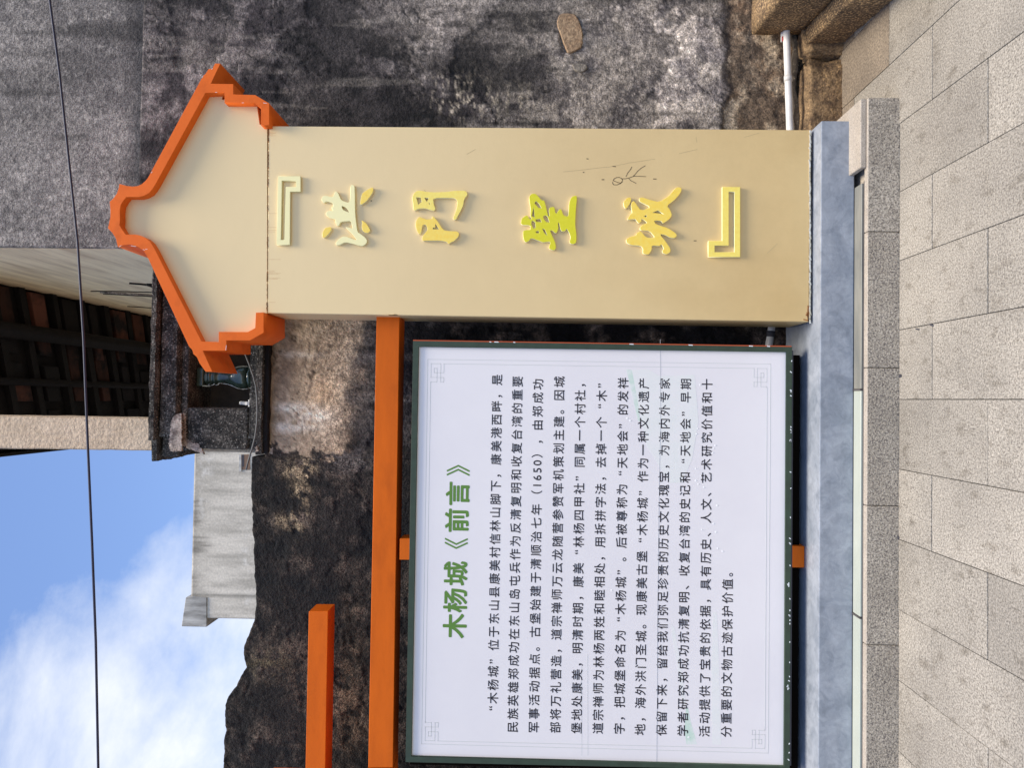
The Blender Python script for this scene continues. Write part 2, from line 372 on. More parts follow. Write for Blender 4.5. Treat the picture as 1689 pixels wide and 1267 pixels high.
# ------------------------------------------------------------------ the sign
sg = empty('monument_sign', (0.2, 3.35, 0.13))
tag(sg, 'cream and orange gabled sign with white text board, orange bars and blue grey plinth', 'sign')
ZT = 0.286
xr = at_height(1355, 199, ZT).x
YB = at_height(1355, 199, ZT).y
plm = box(-2.6, xr, YB, 3.66, kz + .001, ZT, 0.004, 2)
pl = link('plinth', plm, m_plinth, sg)
YP = 3.315
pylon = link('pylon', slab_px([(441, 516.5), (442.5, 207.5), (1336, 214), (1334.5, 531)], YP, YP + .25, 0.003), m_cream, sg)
# gable cap
outer = [(443.9, 206.4), (443.9, 169.9), (420.6, 156.1), (384.7, 155.1), (384.7, 138), (347.6, 137.4), (363.4, 104.2), (354.5, 104.2), (350.6, 112.1), (343.7, 113.7),
         (338.7, 121.6), (334.8, 124.5), (248, 285.4), (244, 293), (239, 299), (233.5, 303.6), (227.2, 306.4), (219, 307.4), (209.5, 306.4), (196.7, 303), (195.6, 311), (192.7, 318.9), (187, 327), (180.8, 332.5),
         (182, 345), (182, 358), (178, 376.4), (185, 383.5), (191, 393), (194.2, 407), (203, 404.3), (214, 403), (226, 406), (236.3, 412.5), (242.9, 423), (311.4, 570.9),
         (317, 577), (319, 584), (324.7, 589), (329, 599), (339, 613), (350, 613), (334.6, 578.7), (373.3, 578.7), (373.3, 561.7), (412, 561.7), (434.8, 548.8), (434.8, 515.3)]
inner = [(422, 515.7), (420.8, 541), (408.7, 547.7), (360.7, 547.3), (360.7, 564.3), (332.4, 563.2), (254.5, 409.5), (248, 399), (240, 392), (231, 388), (222, 386.4), (207.6, 386.9),
         (201, 378), (197, 371), (198, 362), (197.6, 348), (199, 338), (204, 330), (208.5, 324.8), (229.2, 324.8), (238, 322.5), (246, 318), (251.5, 311.5), (256.8, 303), (338.7, 153), (370.3, 151.6), (370.3, 169), (419.6, 169), (430.4, 177.8), (430.4, 206.4)]
YR = 3.27
cap = link('gable_rim', curve_solid([wxz(outer + inner, YR)], YR, YP + .245, 0.0008), m_orange, sg)
pan_px = [(440.6, 516.4), (440.6, 207), (428, 205), (424, 176), (416, 164), (366, 164), (368, 148), (336, 148), (252, 300), (240, 317), (206, 320), (192, 345), (193, 372), (205, 391), (222, 391), (240, 399), (250, 412), (328, 566), (364, 568), (364, 551), (409, 551), (424, 543), (425, 516)]
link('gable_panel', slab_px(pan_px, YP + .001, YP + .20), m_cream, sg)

YL = YP - 0.016
def letter(name, polys, m, label=None):
    me = curve_solid([wxz(p, YL) for p in polys], YL, YP - .0005, 0.0012)
    o = link(name, me, m, pylon)
    me.materials.append(m_edge)
    for f in me.polygons:
        if abs(f.normal.y) < 0.9: f.material_index = 1
    if label: o['label'] = label
    return o
c3 = lambda p: crop(p, 440, 270, .1184); c4 = lambda p: crop(p, 640, 290, .1026); c5 = lambda p: crop(p, 840, 300, .09472)
c6 = lambda p: crop(p, 1010, 290, .1105); c7 = lambda p: crop(p, 1150, 290, .1183)
letter('bracket', [c3([(155, 170), (470, 170), (470, 388), (325, 388), (320, 1130), (135, 1130)]), c3([(210, 235), (405, 235), (405, 320), (265, 320), (245, 1060), (195, 1060)])], m_let_pale, 'pale yellow opening corner bracket above the characters')
hong = [(1165, 300), (1195, 290), (1222, 305), (1228, 420), (1228, 560), (1232, 700), (1248, 850), (1265, 950), (1320, 985), (1375, 1030), (1400, 1075), (1385, 1110), (1340, 1145), (1290, 1140), (1210, 1115), (1090, 1090), (1020, 1130), (970, 1135), (955, 1105), (1000, 1050), (1060, 1012), (1120, 1015), (1200, 1050), (1255, 1065), (1200, 990), (1140, 930), (1095, 885), (1120, 878), (1195, 905), (1185, 850), (1170, 795), (1100, 800), (1030, 808), (1005, 860), (980, 865), (960, 830), (955, 770), (880, 755), (835, 725), (820, 690), (840, 660), (890, 650), (925, 655), (895, 610), (925, 600), (920, 545), (860, 525), (815, 525), (800, 545), (770, 525), (760, 490), (775, 455), (810, 440), (920, 465), (945, 400), (960, 380), (990, 400), (1020, 470), (1045, 510), (1150, 548), (1165, 430)]
letter('character', [chaikin(c3(hong)), chaikin(c3([(1040, 585), (1090, 600), (1130, 640), (1150, 680), (1100, 660), (1060, 640)]))], m_let_pale, 'pale yellow main strokes of the character 洪')
for d in ([(1470, 325), (1485, 345), (1480, 390), (1450, 440), (1390, 520), (1320, 570), (1300, 560), (1315, 460), (1330, 410), (1400, 360)],
          [(1320, 780), (1390, 830), (1430, 900), (1445, 935), (1410, 965), (1370, 960), (1330, 930), (1322, 870), (1330, 840)],
          [(880, 875), (905, 895), (895, 930), (850, 990), (800, 1035), (775, 1020), (775, 960), (810, 895)]):
    letter('stroke', [chaikin(c3(d))], m_let_gold)
mr_ = [(480, 235), (530, 235), (620, 255), (760, 262), (940, 255), (1080, 235), (1240, 235), (1275, 270), (1275, 310), (1225, 370), (1210, 470), (1170, 560), (1130, 630), (1095, 700), (1065, 705), (1042, 685), (1080, 600), (1110, 500), (1115, 410), (1090, 365), (1020, 350), (725, 355), (735, 450), (765, 530), (740, 558), (690, 550), (600, 520), (490, 525), (430, 558), (410, 540), (405, 450), (388, 370), (400, 310), (430, 260)]
letter('character', [chaikin(c4(mr_)), c4([(455, 345), (525, 345), (535, 400), (545, 415), (485, 460), (470, 400)]), c4([(585, 352), (655, 352), (625, 420)]), c4([(655, 430), (680, 445), (668, 460)])], m_let_mid, 'pale yellow right half of the character 門')
ml_ = [(510, 655), (560, 680), (620, 700), (715, 690), (705, 650), (735, 655), (800, 730), (890, 870), (980, 885), (1120, 890), (1145, 930), (1130, 980), (1060, 1050), (1015, 1065), (975, 1100), (945, 1060), (850, 1040), (590, 1040), (565, 1050), (545, 1010), (560, 960), (620, 890), (635, 860), (615, 790), (575, 780), (550, 800), (535, 900), (505, 945), (470, 900), (440, 800), (450, 730), (475, 680)]
letter('character', [chaikin(c4(ml_)), c4([(760, 770), (775, 785), (820, 860), (720, 855), (720, 835), (760, 825)])], m_let_gold, 'golden left half of the character 門')
sh_ = [(345, 260), (385, 205), (450, 200), (500, 240), (565, 320), (605, 315), (625, 370), (650, 470), (675, 590), (700, 600), (690, 540), (690, 470), (710, 440), (780, 430), (795, 470), (800, 530), (825, 550), (850, 500), (885, 465), (915, 490), (930, 550), (960, 590), (1025, 600), (1035, 500), (1040, 380), (1070, 280), (1110, 245), (1175, 235), (1180, 300), (1165, 430), (1155, 600), (1150, 760), (1170, 900), (1172, 1020), (1155, 1070), (1110, 1085), (1060, 1070), (1048, 1040), (1070, 970), (1050, 900), (1000, 810), (975, 850), (930, 865), (895, 840), (870, 720), (855, 700), (850, 760), (860, 800), (825, 890), (795, 890), (760, 850), (710, 840), (740, 920), (790, 1020), (810, 1090), (815, 1150), (790, 1190), (740, 1185), (690, 1160), (695, 1120), (715, 1060), (700, 1035), (590, 1055), (530, 1030), (380, 975), (340, 1030), (295, 1055), (260, 1030), (240, 950), (240, 850), (290, 835), (370, 835), (370, 755), (200, 745), (210, 640), (290, 580), (325, 590), (345, 640), (375, 650), (390, 640), (365, 590), (375, 490), (360, 400), (350, 320)]
letter('character', [chaikin(c5(sh_)), c5([(465, 330), (520, 380), (560, 455), (510, 450), (440, 370)]), c5([(425, 450), (440, 620), (390, 590), (410, 510)]), c5([(460, 655), (540, 640), (560, 700), (470, 690)]),
                     c5([(590, 600), (630, 580), (665, 600), (700, 700), (650, 700), (605, 650)]), c5([(395, 670), (450, 700), (460, 800), (420, 810), (385, 730)]), c5([(575, 810), (620, 830), (660, 930), (610, 890)]), c5([(460, 860), (510, 850), (520, 890), (470, 890)])], m_let_lime, 'lime green character 聖')
ch_ = [(410, 325), (450, 318), (560, 355), (700, 390), (850, 295), (940, 180), (985, 165), (1030, 175), (1035, 220), (1000, 280), (930, 360), (815, 445), (860, 500), (895, 585), (850, 650), (750, 715), (735, 670), (620, 665), (650, 720), (830, 775), (950, 855), (965, 895), (930, 930), (860, 920), (800, 885), (705, 865), (800, 980), (870, 1090), (865, 1140), (810, 1175), (750, 1150), (745, 1110), (770, 1095), (750, 1040), (725, 1020), (710, 1050), (590, 1035), (590, 1100), (550, 1170), (500, 1175), (455, 1155), (460, 1090), (430, 1045), (270, 1030), (210, 995), (210, 940), (260, 910), (350, 890), (370, 850), (410, 825), (450, 850), (500, 910), (560, 925), (640, 920), (560, 820), (420, 810), (410, 780), (440, 730), (530, 700), (440, 635), (430, 680), (400, 710), (370, 680), (340, 640), (240, 655), (225, 645), (270, 570), (300, 550), (275, 450), (290, 395), (320, 370), (350, 410), (430, 520), (580, 465), (410, 385), (400, 350)]
letter('character', [chaikin(c6(ch_)), c6([(600, 547), (680, 514), (770, 570)]), c6([(472, 600), (513, 584), (508, 620)])], m_let_gold, 'golden character 城 at the foot of the column')
letter('stroke', [chaikin(c6([(220, 325), (270, 318), (285, 350), (260, 420), (205, 495), (175, 460), (165, 390)]))], m_let_gold)
letter('bracket', [c7([(350, 152), (600, 152), (600, 1132), (155, 1132), (155, 905), (350, 905)]), c7([(440, 220), (520, 220), (520, 1062), (243, 1062), (243, 972), (440, 972)])], m_let_mid, 'yellow closing corner bracket below the characters')
# scratched stick figure and scratches
c8 = lambda p: crop(p, 980, 260, .07105)
fig = [c8(p) for p in ([(440, 530), (460, 490), (520, 458), (580, 455), (630, 475), (655, 510), (650, 560), (615, 590), (540, 570), (440, 530)], [(428, 565), (430, 600), (460, 628), (530, 628), (600, 600), (640, 560)],
                       [(640, 488), (730, 485), (820, 465), (910, 428), (920, 408)], [(738, 435), (780, 350), (850, 260), (872, 212)], [(915, 425), (1010, 310), (1090, 240), (1182, 186)], [(915, 428), (1060, 430), (1195, 437)], [(805, 485), (850, 530), (970, 592)])]
o = link('scratched_figure', ribbon(fig, .0028, YP, .0006), m_pen, pylon)
scr = [[(929, 283), (960, 280), (1000, 275)], [(1080, 296), (1130, 281), (1180, 264)], [(1125, 293), (1180, 290)], [(1120, 253), (1150, 246)], [(1228, 226), (1252, 219)], [(1148, 226), (1149, 234)], [(1265, 418), (1282, 402)],
       [(1000, 276), (1040, 268), (1080, 262)], [(1062, 275), (1100, 284), (1140, 292)], [(770, 254), (784, 246)], [(700, 313), (712, 330)]]
link('scratch', ribbon(scr[:1] + scr[3:8] + scr[9:], .0014, YP, .0005), m_scr, pylon)['kind'] = 'stuff'
dots = [[(968, 256.5 + 5), (970, 262)], [(993, 296), (996, 296)], [(1078, 295), (1082, 295)], [(1011, 274), (1015, 274.5)], [(1145, 397), (1148, 397)], [(962, 284), (963, 284)], [(612, 331), (613, 331)]]
link('speck', ribbon(dots, .004, YP, .0007), m_pen, pylon)['kind'] = 'stuff'
# rust along the cap seam and at the foot
random.seed(5)
seam = []
y = 210
while y < 515:
    ln = random.uniform(8, 34); x = 442.6 - (y - 207) * (2.2 / 310)
    p = []; yy = y
    while yy < min(y + ln, 515):
        p.append((x + random.uniform(-.35, .35), yy)); yy += 3
    if len(p) > 1: seam.append(p)
    y += ln + random.choice([2, 3, 4, 14])
link('rust_seam', ribbon(seam[::2], .0046, YP, .0012), m_rust, pylon)['kind'] = 'stuff'; link('rust_seam', ribbon(seam[1::2], .0026, YP, .0012), m_rust, pylon)['kind'] = 'stuff'
drips = []
for c0 in (221, 352, 372, 381, 430, 449, 461, 497):
    for k_ in range(random.choice((1, 2, 4))):
        yy = c0 + random.uniform(-3, 3); drips.append([(443, yy), (443 + random.uniform(5, 22), yy + .2)])
link('rust_drip', ribbon(drips, .0017, YP, .0004), m_rustp, pylon)['kind'] = 'stuff'
foot = [[(1332.5, 505 + k), (1334, 507 + k)] for k in range(0, 24, 2)] + [[(1331, 516), (1334, 529)], [(1326, 527), (1333, 529)], [(1330, 519), (1330, 520)]]
link('rust_patch', ribbon(foot, .005, YP, .0012), m_rust, pylon)
wb = [[(634 + random.uniform(-2, 26), 519 + random.uniform(-1.5, 1.5)), (636 + random.uniform(0, 24), 520)] for _ in range(8)]
link('weld_bead', ribbon(wb, .003, YP, .002), m_rustp, pylon)
mort = []
for k in range(46):
    yy = 216 + k * 6.9; mort.append([(1335.5 + random.uniform(-.8, .8), yy), (1336 + random.uniform(-.8, .8), yy + random.uniform(4, 7))])
link('sealant_bead', ribbon(mort, .006, YP, .004), mat('pale_sealant', lin(206, 204, 196), lin(186, 176, 150), 30, .8), pylon)

rimchips = [[(196.5, 407), (200, 405)], [(240, 425 - 14), (243, 411)], [(216, 405.2), (224, 406.5)], [(236, 411.5), (238.5, 412.4)], [(350.5, 112.4), (349, 114)], [(372.5, 577.5), (373.3, 570)], [(334.8, 125), (333, 128)], [(434.5, 169.5), (440, 170)],
            [(251, 283), (249.5, 285)], [(399, 169.3), (402, 169.2)], [(355, 151.9), (358, 151.8)]]
link('paint_chip', ribbon(rimchips, .0016, YR, .0006), m_chip, cap)['kind'] = 'stuff'
# orange bars and posts
YF = 3.392
link('crossbar', slab_px([(607.4, 1267), (621, 519), (659, 519), (648, 1267)], YF, YF + .14, .002), m_orange2, sg)
pb = slab_px([(607.4, 1267), (648, 1267), (648, 1267), (607.4, 1267)], YF, YF + .14)
e0 = at_depth(607.4, 1267, YF); e1 = at_depth(648, 1267, YF)
link('crossbar', box(-2.5, e0.x - .002, YF, YF + .14, e1.z, e0.z), m_orange2, sg)
p0 = at_depth(660, 889, YF); p1 = at_depth(660, 923, YF)
link('post', box(p1.x - .003, p0.x, YF + .003, YF + .11, ZT + .001, at_depth(659, 905, YF).z - .0, .002), m_orange2, sg)
Y2 = 3.9
link('crossbar', slab_px([(504, 1267), (509.3, 1009), (541, 1009), (536.3, 1267)], Y2, Y2 + .14, .002).copy(), m_orange2, sg) if False else None
Y2 = 3.50
link('crossbar', slab_px([(503.5, 1290), (509.3, 1009), (541, 1009), (536, 1290)], Y2, Y2 + .125, .002), m_orange2, sg)
q = at_depth(504, 1290, Y2)
link('post', box(q.x - .12, q.x + .0, Y2, Y2 + .125, ZT + .001, q.z + .2, .002), m_orange2, sg)

# notice board
YN = 3.355
Fr = [(669.3, 1256.6), (681.8, 561.8), (1305.7, 571.8), (1301.5, 1270.5)]
Wh = [(679, 1247.3), (691, 572.2), (1296.4, 581), (1292.3, 1263.4)]
board = link('notice_board', slab_px([(670, 1256), (682.3, 562.4), (1305, 572.4), (1301, 1269.5)], YN + .004, YN + .028), m_white, sg)
back = link('board_box', slab_px([(676, 1252), (688, 569), (1308.5, 578), (1305, 1264)], YN + .03, YN + .06), m_dark, sg)
link('gap_shade_box', slab_px([(676, 1262), (688, 575), (1319.5, 586), (1316, 1275)], 3.425, YN + .24), m_gap_shade, sg)  # added dark box, stands for the shade in the gap below the board
link('board_frame', curve_solid([wxz(Fr, YN), wxz(Wh, YN)], YN - .008, YN + .027, .001), m_green, board)
a, b = Fr[1], Fr[2]
link('edge_trim', slab_px([(a[0] - .5, a[1] - 1.3), (b[0], b[1] - 1.3), (b[0], b[1] + .4), (a[0] - .5, a[1] + .4)], YN - .0085, YN + .026), mat('dull_red_trim', lin(178, 82, 48), None, rough=.6, spec=.2), board)
YI = YN + .004
# decorative double border, corner keys
def bil(u, v, Cn):      # u along picture x, v along picture y, Cn = [x0y1, x0y0, x1y0, x1y1]
    a = Vector(Cn[1]).lerp(Vector(Cn[2]), u); b = Vector(Cn[0]).lerp(Vector(Cn[3]), u); r = a.lerp(b, v); return (r.x, r.y)
Vector2 = Vector
Fi = [Vector(p) for p in [(700.6, 1222.5), (710.6, 599.8), (1265.2, 608), (1261.5, 1235.5)]]
Fo = [(695.2, 1227.7), (705.6, 592.8), (1271, 600.6), (1266.7, 1243)]
lines = [[Fo[0], Fo[1], Fo[2], Fo[3], Fo[0]]]
key1 = [(104, 0), (104, 72), (27, 72), (27, 37), (50, 37), (50, 145), (2, 145), (2, 152)]
key2 = [(2, 110), (2, 0), (79, 0), (79, 145), (104, 145), (104, 110), (2, 110)]
k = .2073
def corner(which, pts):
    o_ = []
    ix = [Fi[0], Fi[1], Fi[2], Fi[3]][which]; sx = 1 if which in (0, 1) else -1; sy = -1 if which in (0, 3) else 1
    for (x, y) in pts: o_.append((ix.x + sx * x * k - sx * sy * .015 * y * k * sx, ix.y + sy * y * k + sx * x * k * .013))
    return o_
for w in range(4):
    lines += [corner(w, key1), corner(w, key2)]
def along(i, j, fa, fb):
    A, B = Fi[i], Fi[j]; d = (B - A).length; return [tuple(A.lerp(B, fa / d)), tuple(A.lerp(B, 1 - fb / d))]
lines += [along(1, 2, 104 * k, 104 * k), along(0, 3, 104 * k, 104 * k), along(1, 0, 150 * k, 150 * k), along(2, 3, 150 * k, 150 * k)]
link('border_line', ribbon(lines, .0021, YI, .0006), m_line, board)
seamh = [[(1089, 560), (1089.5, 700), (1087, 800), (1084.5, 1000), (1083, 1258)]]
link('vinyl_seam', ribbon(seamh, .0016, YI, .0009), mat('seam_grey', lin(182, 182, 184), None), board)  # thin grey line along the vinyl joint
link('vinyl_seam', ribbon([[(959.5, 1247), (959, 1100)], [(969.5, 1247), (969, 1080)]], .0012, YI, .0005), m_line, board)
c_b = lambda p: crop(p, 980, 1010, .2073); c_a = lambda p: crop(p, 980, 550, .2073)
def flat(pts, Y, t=.0003):
    return slab_px(pts, Y - t, Y - .00003)
for kt, (nm, pts, mm) in enumerate((('tape_residue', c_b([(730, 770), (745, 760), (775, 900), (800, 985), (820, 1055), (735, 1055), (720, 950)]), m_tape2),
                    ('tape_residue', c_b([(615, 100), (640, 130), (690, 420), (720, 640), (735, 770), (700, 700), (660, 420), (625, 240)]), m_tape),
                    ('tape_residue', c_b([(945, 0), (935, 400), (935, 800), (942, 1055), (1010, 1058), (1000, 700), (990, 300), (975, 0)]), m_tape),
                    ('tape_residue', c_a([(255, 285), (300, 290), (345, 470), (365, 700), (350, 700), (305, 500)]), m_tape2),
                    ('tape_residue', c_a([(300, 290), (430, 285), (520, 340), (800, 330), (830, 700), (780, 1000), (700, 1190), (600, 1190), (420, 900), (365, 640)]), m_tape))):
    link(nm, flat(pts, YI, .00012 + .00006 * kt), mm, board)
# chips on the green frame
random.seed(11)
ch = []
for k_ in range(34):
    yy = random.uniform(585, 1255); xx = 1301.5 + 4.4 * (1257 - yy) / 690
    r = random.uniform(.6, 1.4); ch.append([(xx - random.uniform(-.4, 2) , yy), (xx - .2, yy + r)])
for k_ in range(7): yy = random.uniform(700, 1290); ch.append([(yy, 562 + (yy - 682) * .0158), (yy + random.uniform(1, 6), 562.3 + (yy - 682) * .0158)])
ch.append([(1301, 962), (1301, 968)]); ch.append([(1299, 964), (1300, 966)]); ch.append([(1298, 1133), (1301, 1136)]); ch.append([(1299.5, 1131), (1299.5, 1138)])
oc = link('paint_chip', ribbon(ch, .004, YN - .0083, .0006), m_chip, board); oc['kind'] = 'stuff'

# text: every glyph set at its place on the board plane
glyph_cache = {}
def glyph(chx, bold):
    kk = (chx, bold)
    if kk not in glyph_cache:
        cu = bpy.data.curves.new('g', 'FONT'); cu.body = chx; cu.size = 1.0; cu.resolution_u = 3
        ob = bpy.data.objects.new('g', cu); me = bpy.data.meshes.new_from_object(ob)
        V = [(v.co.x, v.co.y) for v in me.vertices]; Fc = [tuple(p.vertices) for p in me.polygons]
        if not V: V = [(0, 0)]; Fc = []
        cxg = .5
        if chx in '0123456789“”':
            a0 = min(v[0] for v in V); a1 = max(v[0] for v in V); w_ = a1 - a0
            cxg = (a0 + a1) / 2
            if chx == '“': cxg = (a0 + a1) / 2 - .25
            if chx == '”': cxg = (a0 + a1) / 2 + .28
        glyph_cache[kk] = ([(x - cxg, y - .38) for x, y in V], Fc)
        bpy.data.objects.remove(ob)
    return glyph_cache[kk]
def text_line(name, items, em, m, bold=0.0, Y=YI, parent=None, label=None):
    vs, fs = [], []
    u = (at_depth(900, 800, Y) - at_depth(900, 801, Y)).length
    for chx, px, py in items:
        V, Fc = glyph(chx, bold); c = at_depth(px, py, Y); k0 = len(vs)
        for q_, (ox, oz) in enumerate([(0, 0), (-1, 0), (1, 0), (0, -1), (0, 1), (-.7, -.7), (.7, .7), (-.7, .7), (.7, -.7)][:9 if bold > .015 else 5]):
            k0 = len(vs)                                 # overlaid impressions a hair apart make the bolder stroke
            for gx, gy in V: vs.append((c.x + (gx + ox * bold) * em * u, Y - .0005 - q_ * .00006, c.z + (gy + oz * bold) * em * u))
            fs += [tuple(k0 + i for i in f) for f in Fc]
    me = bpy.data.meshes.new(name); me.from_pydata(vs, [], fs)
    o = link(name, me, m, parent)
    if label: o['label'] = label
    return o
rows = [("“木杨城”位于东山县康美村信林山脚下，康美港西畔，是", (812.6, 1174), (819.8, 626.7)),
        ("民族英雄郑成功在东山岛屯兵作为反清复明和收复台湾的重要", (845.5, 1200), (853.6, 629.6)),
        ("军事活动据点。古堡始建于清顺治七年（1650），由郑成功", (880.3, 1200.3), (887.4, 634)),
        ("部将万礼营造，道宗禅师万云龙随营参赞军机策划主建。因城", (915.8, 1200.7), (922.6, 630)),
        ("堡地处康美，明清时期，康美“林杨四甲社”同属一个村社，", (950.9, 1201.5), (957.2, 630.5)),
        ("道宗禅师为林杨两姓和睦相处，用拆拼字法，去掉一个“木”", (986, 1202), (992.6, 631)),
        ("字，把城堡命名为“木杨城”。后被尊称为“天地会”的发祥", (1021.3, 1202.6), (1027.7, 632)),
        ("地，海外洪门圣城。现康美古堡“木杨城”作为一种文化遗产", (1055.6, 1204.2), (1061.9, 632.5)),
        ("保留下来，留给我们弥足珍贵的历史文化瑰宝，为海内外专家", (1090.8, 1205), (1096.4, 633)),
        ("学者研究郑成功抗清复明、收复台湾的史记和“天地会”早期", (1126, 1205.8), (1131.2, 633.5)),
        ("活动提供了宝贵的依据，具有历史、人文、艺术研究价值和十", (1161.7, 1207), (1166.3, 634)),
        ("分重要的文物古迹保护价值。", (1197.6, 1207.5), (1200.3, 942.5))]
for s_, A, B in rows:
    n_ = len(s_)
    if '1650' in s_:
        pos_, t_ = [], 0.0
        for c_ in s_:
            wd_ = .55 if c_ in '1650' else 1.0
            pos_.append(t_ + wd_ / 2); t_ += wd_
        a_, z_ = pos_[0], pos_[-1]; pos_ = [(p_ - a_) / (z_ - a_) for p_ in pos_]
    else: pos_ = [i / (n_ - 1) for i in range(n_)]
    it = [(c_, A[0] + (B[0] - A[0]) * p_, A[1] + (B[1] - A[1]) * p_) for c_, p_ in zip(s_, pos_)]
    text_line('text_line', it, 19.0, m_ink, 0.013, parent=board)['kind'] = 'stuff'
title = [('木', 750, 1033), ('杨', 750.8, 990.6), ('城', 751.6, 946.5), ('《', 752.4, 907), ('前', 753.6, 858.8), ('言', 755, 814.5), ('》', 756, 766)]
for t_ in title: text_line('title_character', [t_], 41, m_title, 0.026 if t_[0] not in '《》' else .006, parent=board)
# small blisters in the vinyl
random.seed(3)
vs, fs = [], []
for (x, y) in [(1151, 707), (1149, 716), (1177, 740), (1180, 735), (1176, 747), (1148, 773), (1156, 785), (1148, 793), (1152, 799), (1161, 804), (1183, 834), (1177, 864), (1181, 878), (1184, 905), (1192, 910), (1158, 874), (1035, 690), (1040, 694), (1009, 974), (1136, 1217), (1155, 635)]:
    c = at_depth(x, y, YI); r = random.uniform(.003, .0055); k0 = len(vs); vs.append(c + Vector((0, -.0025, 0)))
    for j in range(8):
        a = j * math.pi / 4; vs.append(c + Vector((math.cos(a) * r, 0, math.sin(a) * r * 1.3)))
    fs += [(k0, k0 + 1 + j, k0 + 1 + (j + 1) % 8) for j in range(8)]
link('vinyl_blister', mesh_from('blister', vs, fs, True), mat('blister_vinyl', lin(240, 236, 232), None, rough=.45), board)['kind'] = 'stuff'

# ------------------------------------------------------------------ walls with painted relief
YW = 3.78
def colr(*rgb): return np.array(lin(*rgb)[:3])
def mixa(a, b, t): return a * (1 - t[:, None]) + b * t[:, None]
def wall_grid(name, x0, x1, zbot, ztop, Y, step, colf, relf, m, parent, depth=0.3):
    """a real wall: a finely divided uneven front face with top, sides and back"""
    nx = int((x1 - x0) / step) + 1; X = np.linspace(x0, x1, nx)
    Zb = np.array([zbot(x) if callable(zbot) else zbot for x in X]); Zt = np.array([ztop(x) if callable(ztop) else ztop for x in X])
    nz = int(np.max(Zt - Zb) / step) + 1; t = np.linspace(0, 1, nz)
    XX = np.repeat(X[:, None], nz, 1); ZZ = Zb[:, None] + (Zt - Zb)[:, None] * t[None, :]
    P = np.stack([XX.ravel(), np.full(XX.size, Y), ZZ.ravel()], 1)
    px, py = project(P)
    P[:, 1] -= relf(px, py, P[:, 0], P[:, 2])
    col = colf(px, py, P[:, 0], P[:, 2]); alp = np.ones(len(P))
    if isinstance(col, tuple): col, alp = col
    col = np.clip(col * np.array([1.06, 1.0, .91]), 0.004, 0.9); alp = np.concatenate([alp, np.ones(2 * nx + 2 * nz)])
    # rim to the back
    extra = []
    top = [i * nz + nz - 1 for i in range(nx)]
    idx = np.arange(nx * nz).reshape(nx, nz)
    q = np.stack([idx[:-1, :-1], idx[1:, :-1], idx[1:, 1:], idx[:-1, 1:]], -1).reshape(-1, 4)
    nv = len(P)
    backs = []
    Pb = []; cb = []
    ring = list(idx[:, -1]) ; 
    for layer, dy in enumerate((depth * .3, depth)):
        R = P[ring].copy(); R[:, 1] = Y + dy; R[:, 2] += (0.012 - .02 * layer); Pb.append(R); cb.append(col[ring] * .9)
    r1 = nv + np.arange(nx); r2 = nv + nx + np.arange(nx)
    q2 = np.stack([np.array(ring)[:-1], np.array(ring)[1:], r1[1:], r1[:-1]], -1); q3 = np.stack([r1[:-1], r1[1:], r2[1:], r2[:-1]], -1)
    # sides and back
    Lf = P[idx[0]].copy(); Lf[:, 1] = Y + depth; Rt = P[idx[-1]].copy(); Rt[:, 1] = Y + depth
    base = nv + 2 * nx; l1 = base + np.arange(nz); rr1 = base + nz + np.arange(nz)
    q4 = np.stack([idx[0][:-1], idx[0][1:], l1[1:], l1[:-1]], -1); q5 = np.stack([idx[-1][1:], idx[-1][:-1], rr1[:-1], rr1[1:]], -1)
    allP = np.concatenate([P] + Pb + [Lf, Rt]); allc = np.concatenate([col] + cb + [col[idx[0]], col[idx[-1]]])
    Q = np.concatenate([q, q2, q3, q4, q5])
    me = bpy.data.meshes.new(name); me.vertices.add(len(allP)); me.vertices.foreach_set('co', allP.ravel().astype(np.float32))
    me.loops.add(Q.size); me.loops.foreach_set('vertex_index', Q.ravel().astype(np.int32))
    me.polygons.add(len(Q)); me.polygons.foreach_set('loop_start', (np.arange(len(Q)) * 4).astype(np.int32))
    me.polygons.foreach_set('loop_total', np.full(len(Q), 4, np.int32)); me.update(calc_edges=True)
    me.polygons.foreach_set('use_smooth', np.ones(len(Q), bool))
    at = me.color_attributes.new('tone', 'FLOAT_COLOR', 'POINT')
    at.data.foreach_set('color', np.concatenate([allc, alp[:, None]], 1).ravel().astype(np.float32))
    return link(name, me, m, parent)
blob = lambda px, py, cx, cy, rx, ry: np.exp(-(((px - cx) / rx) ** 2 + ((py - cy) / ry) ** 2))

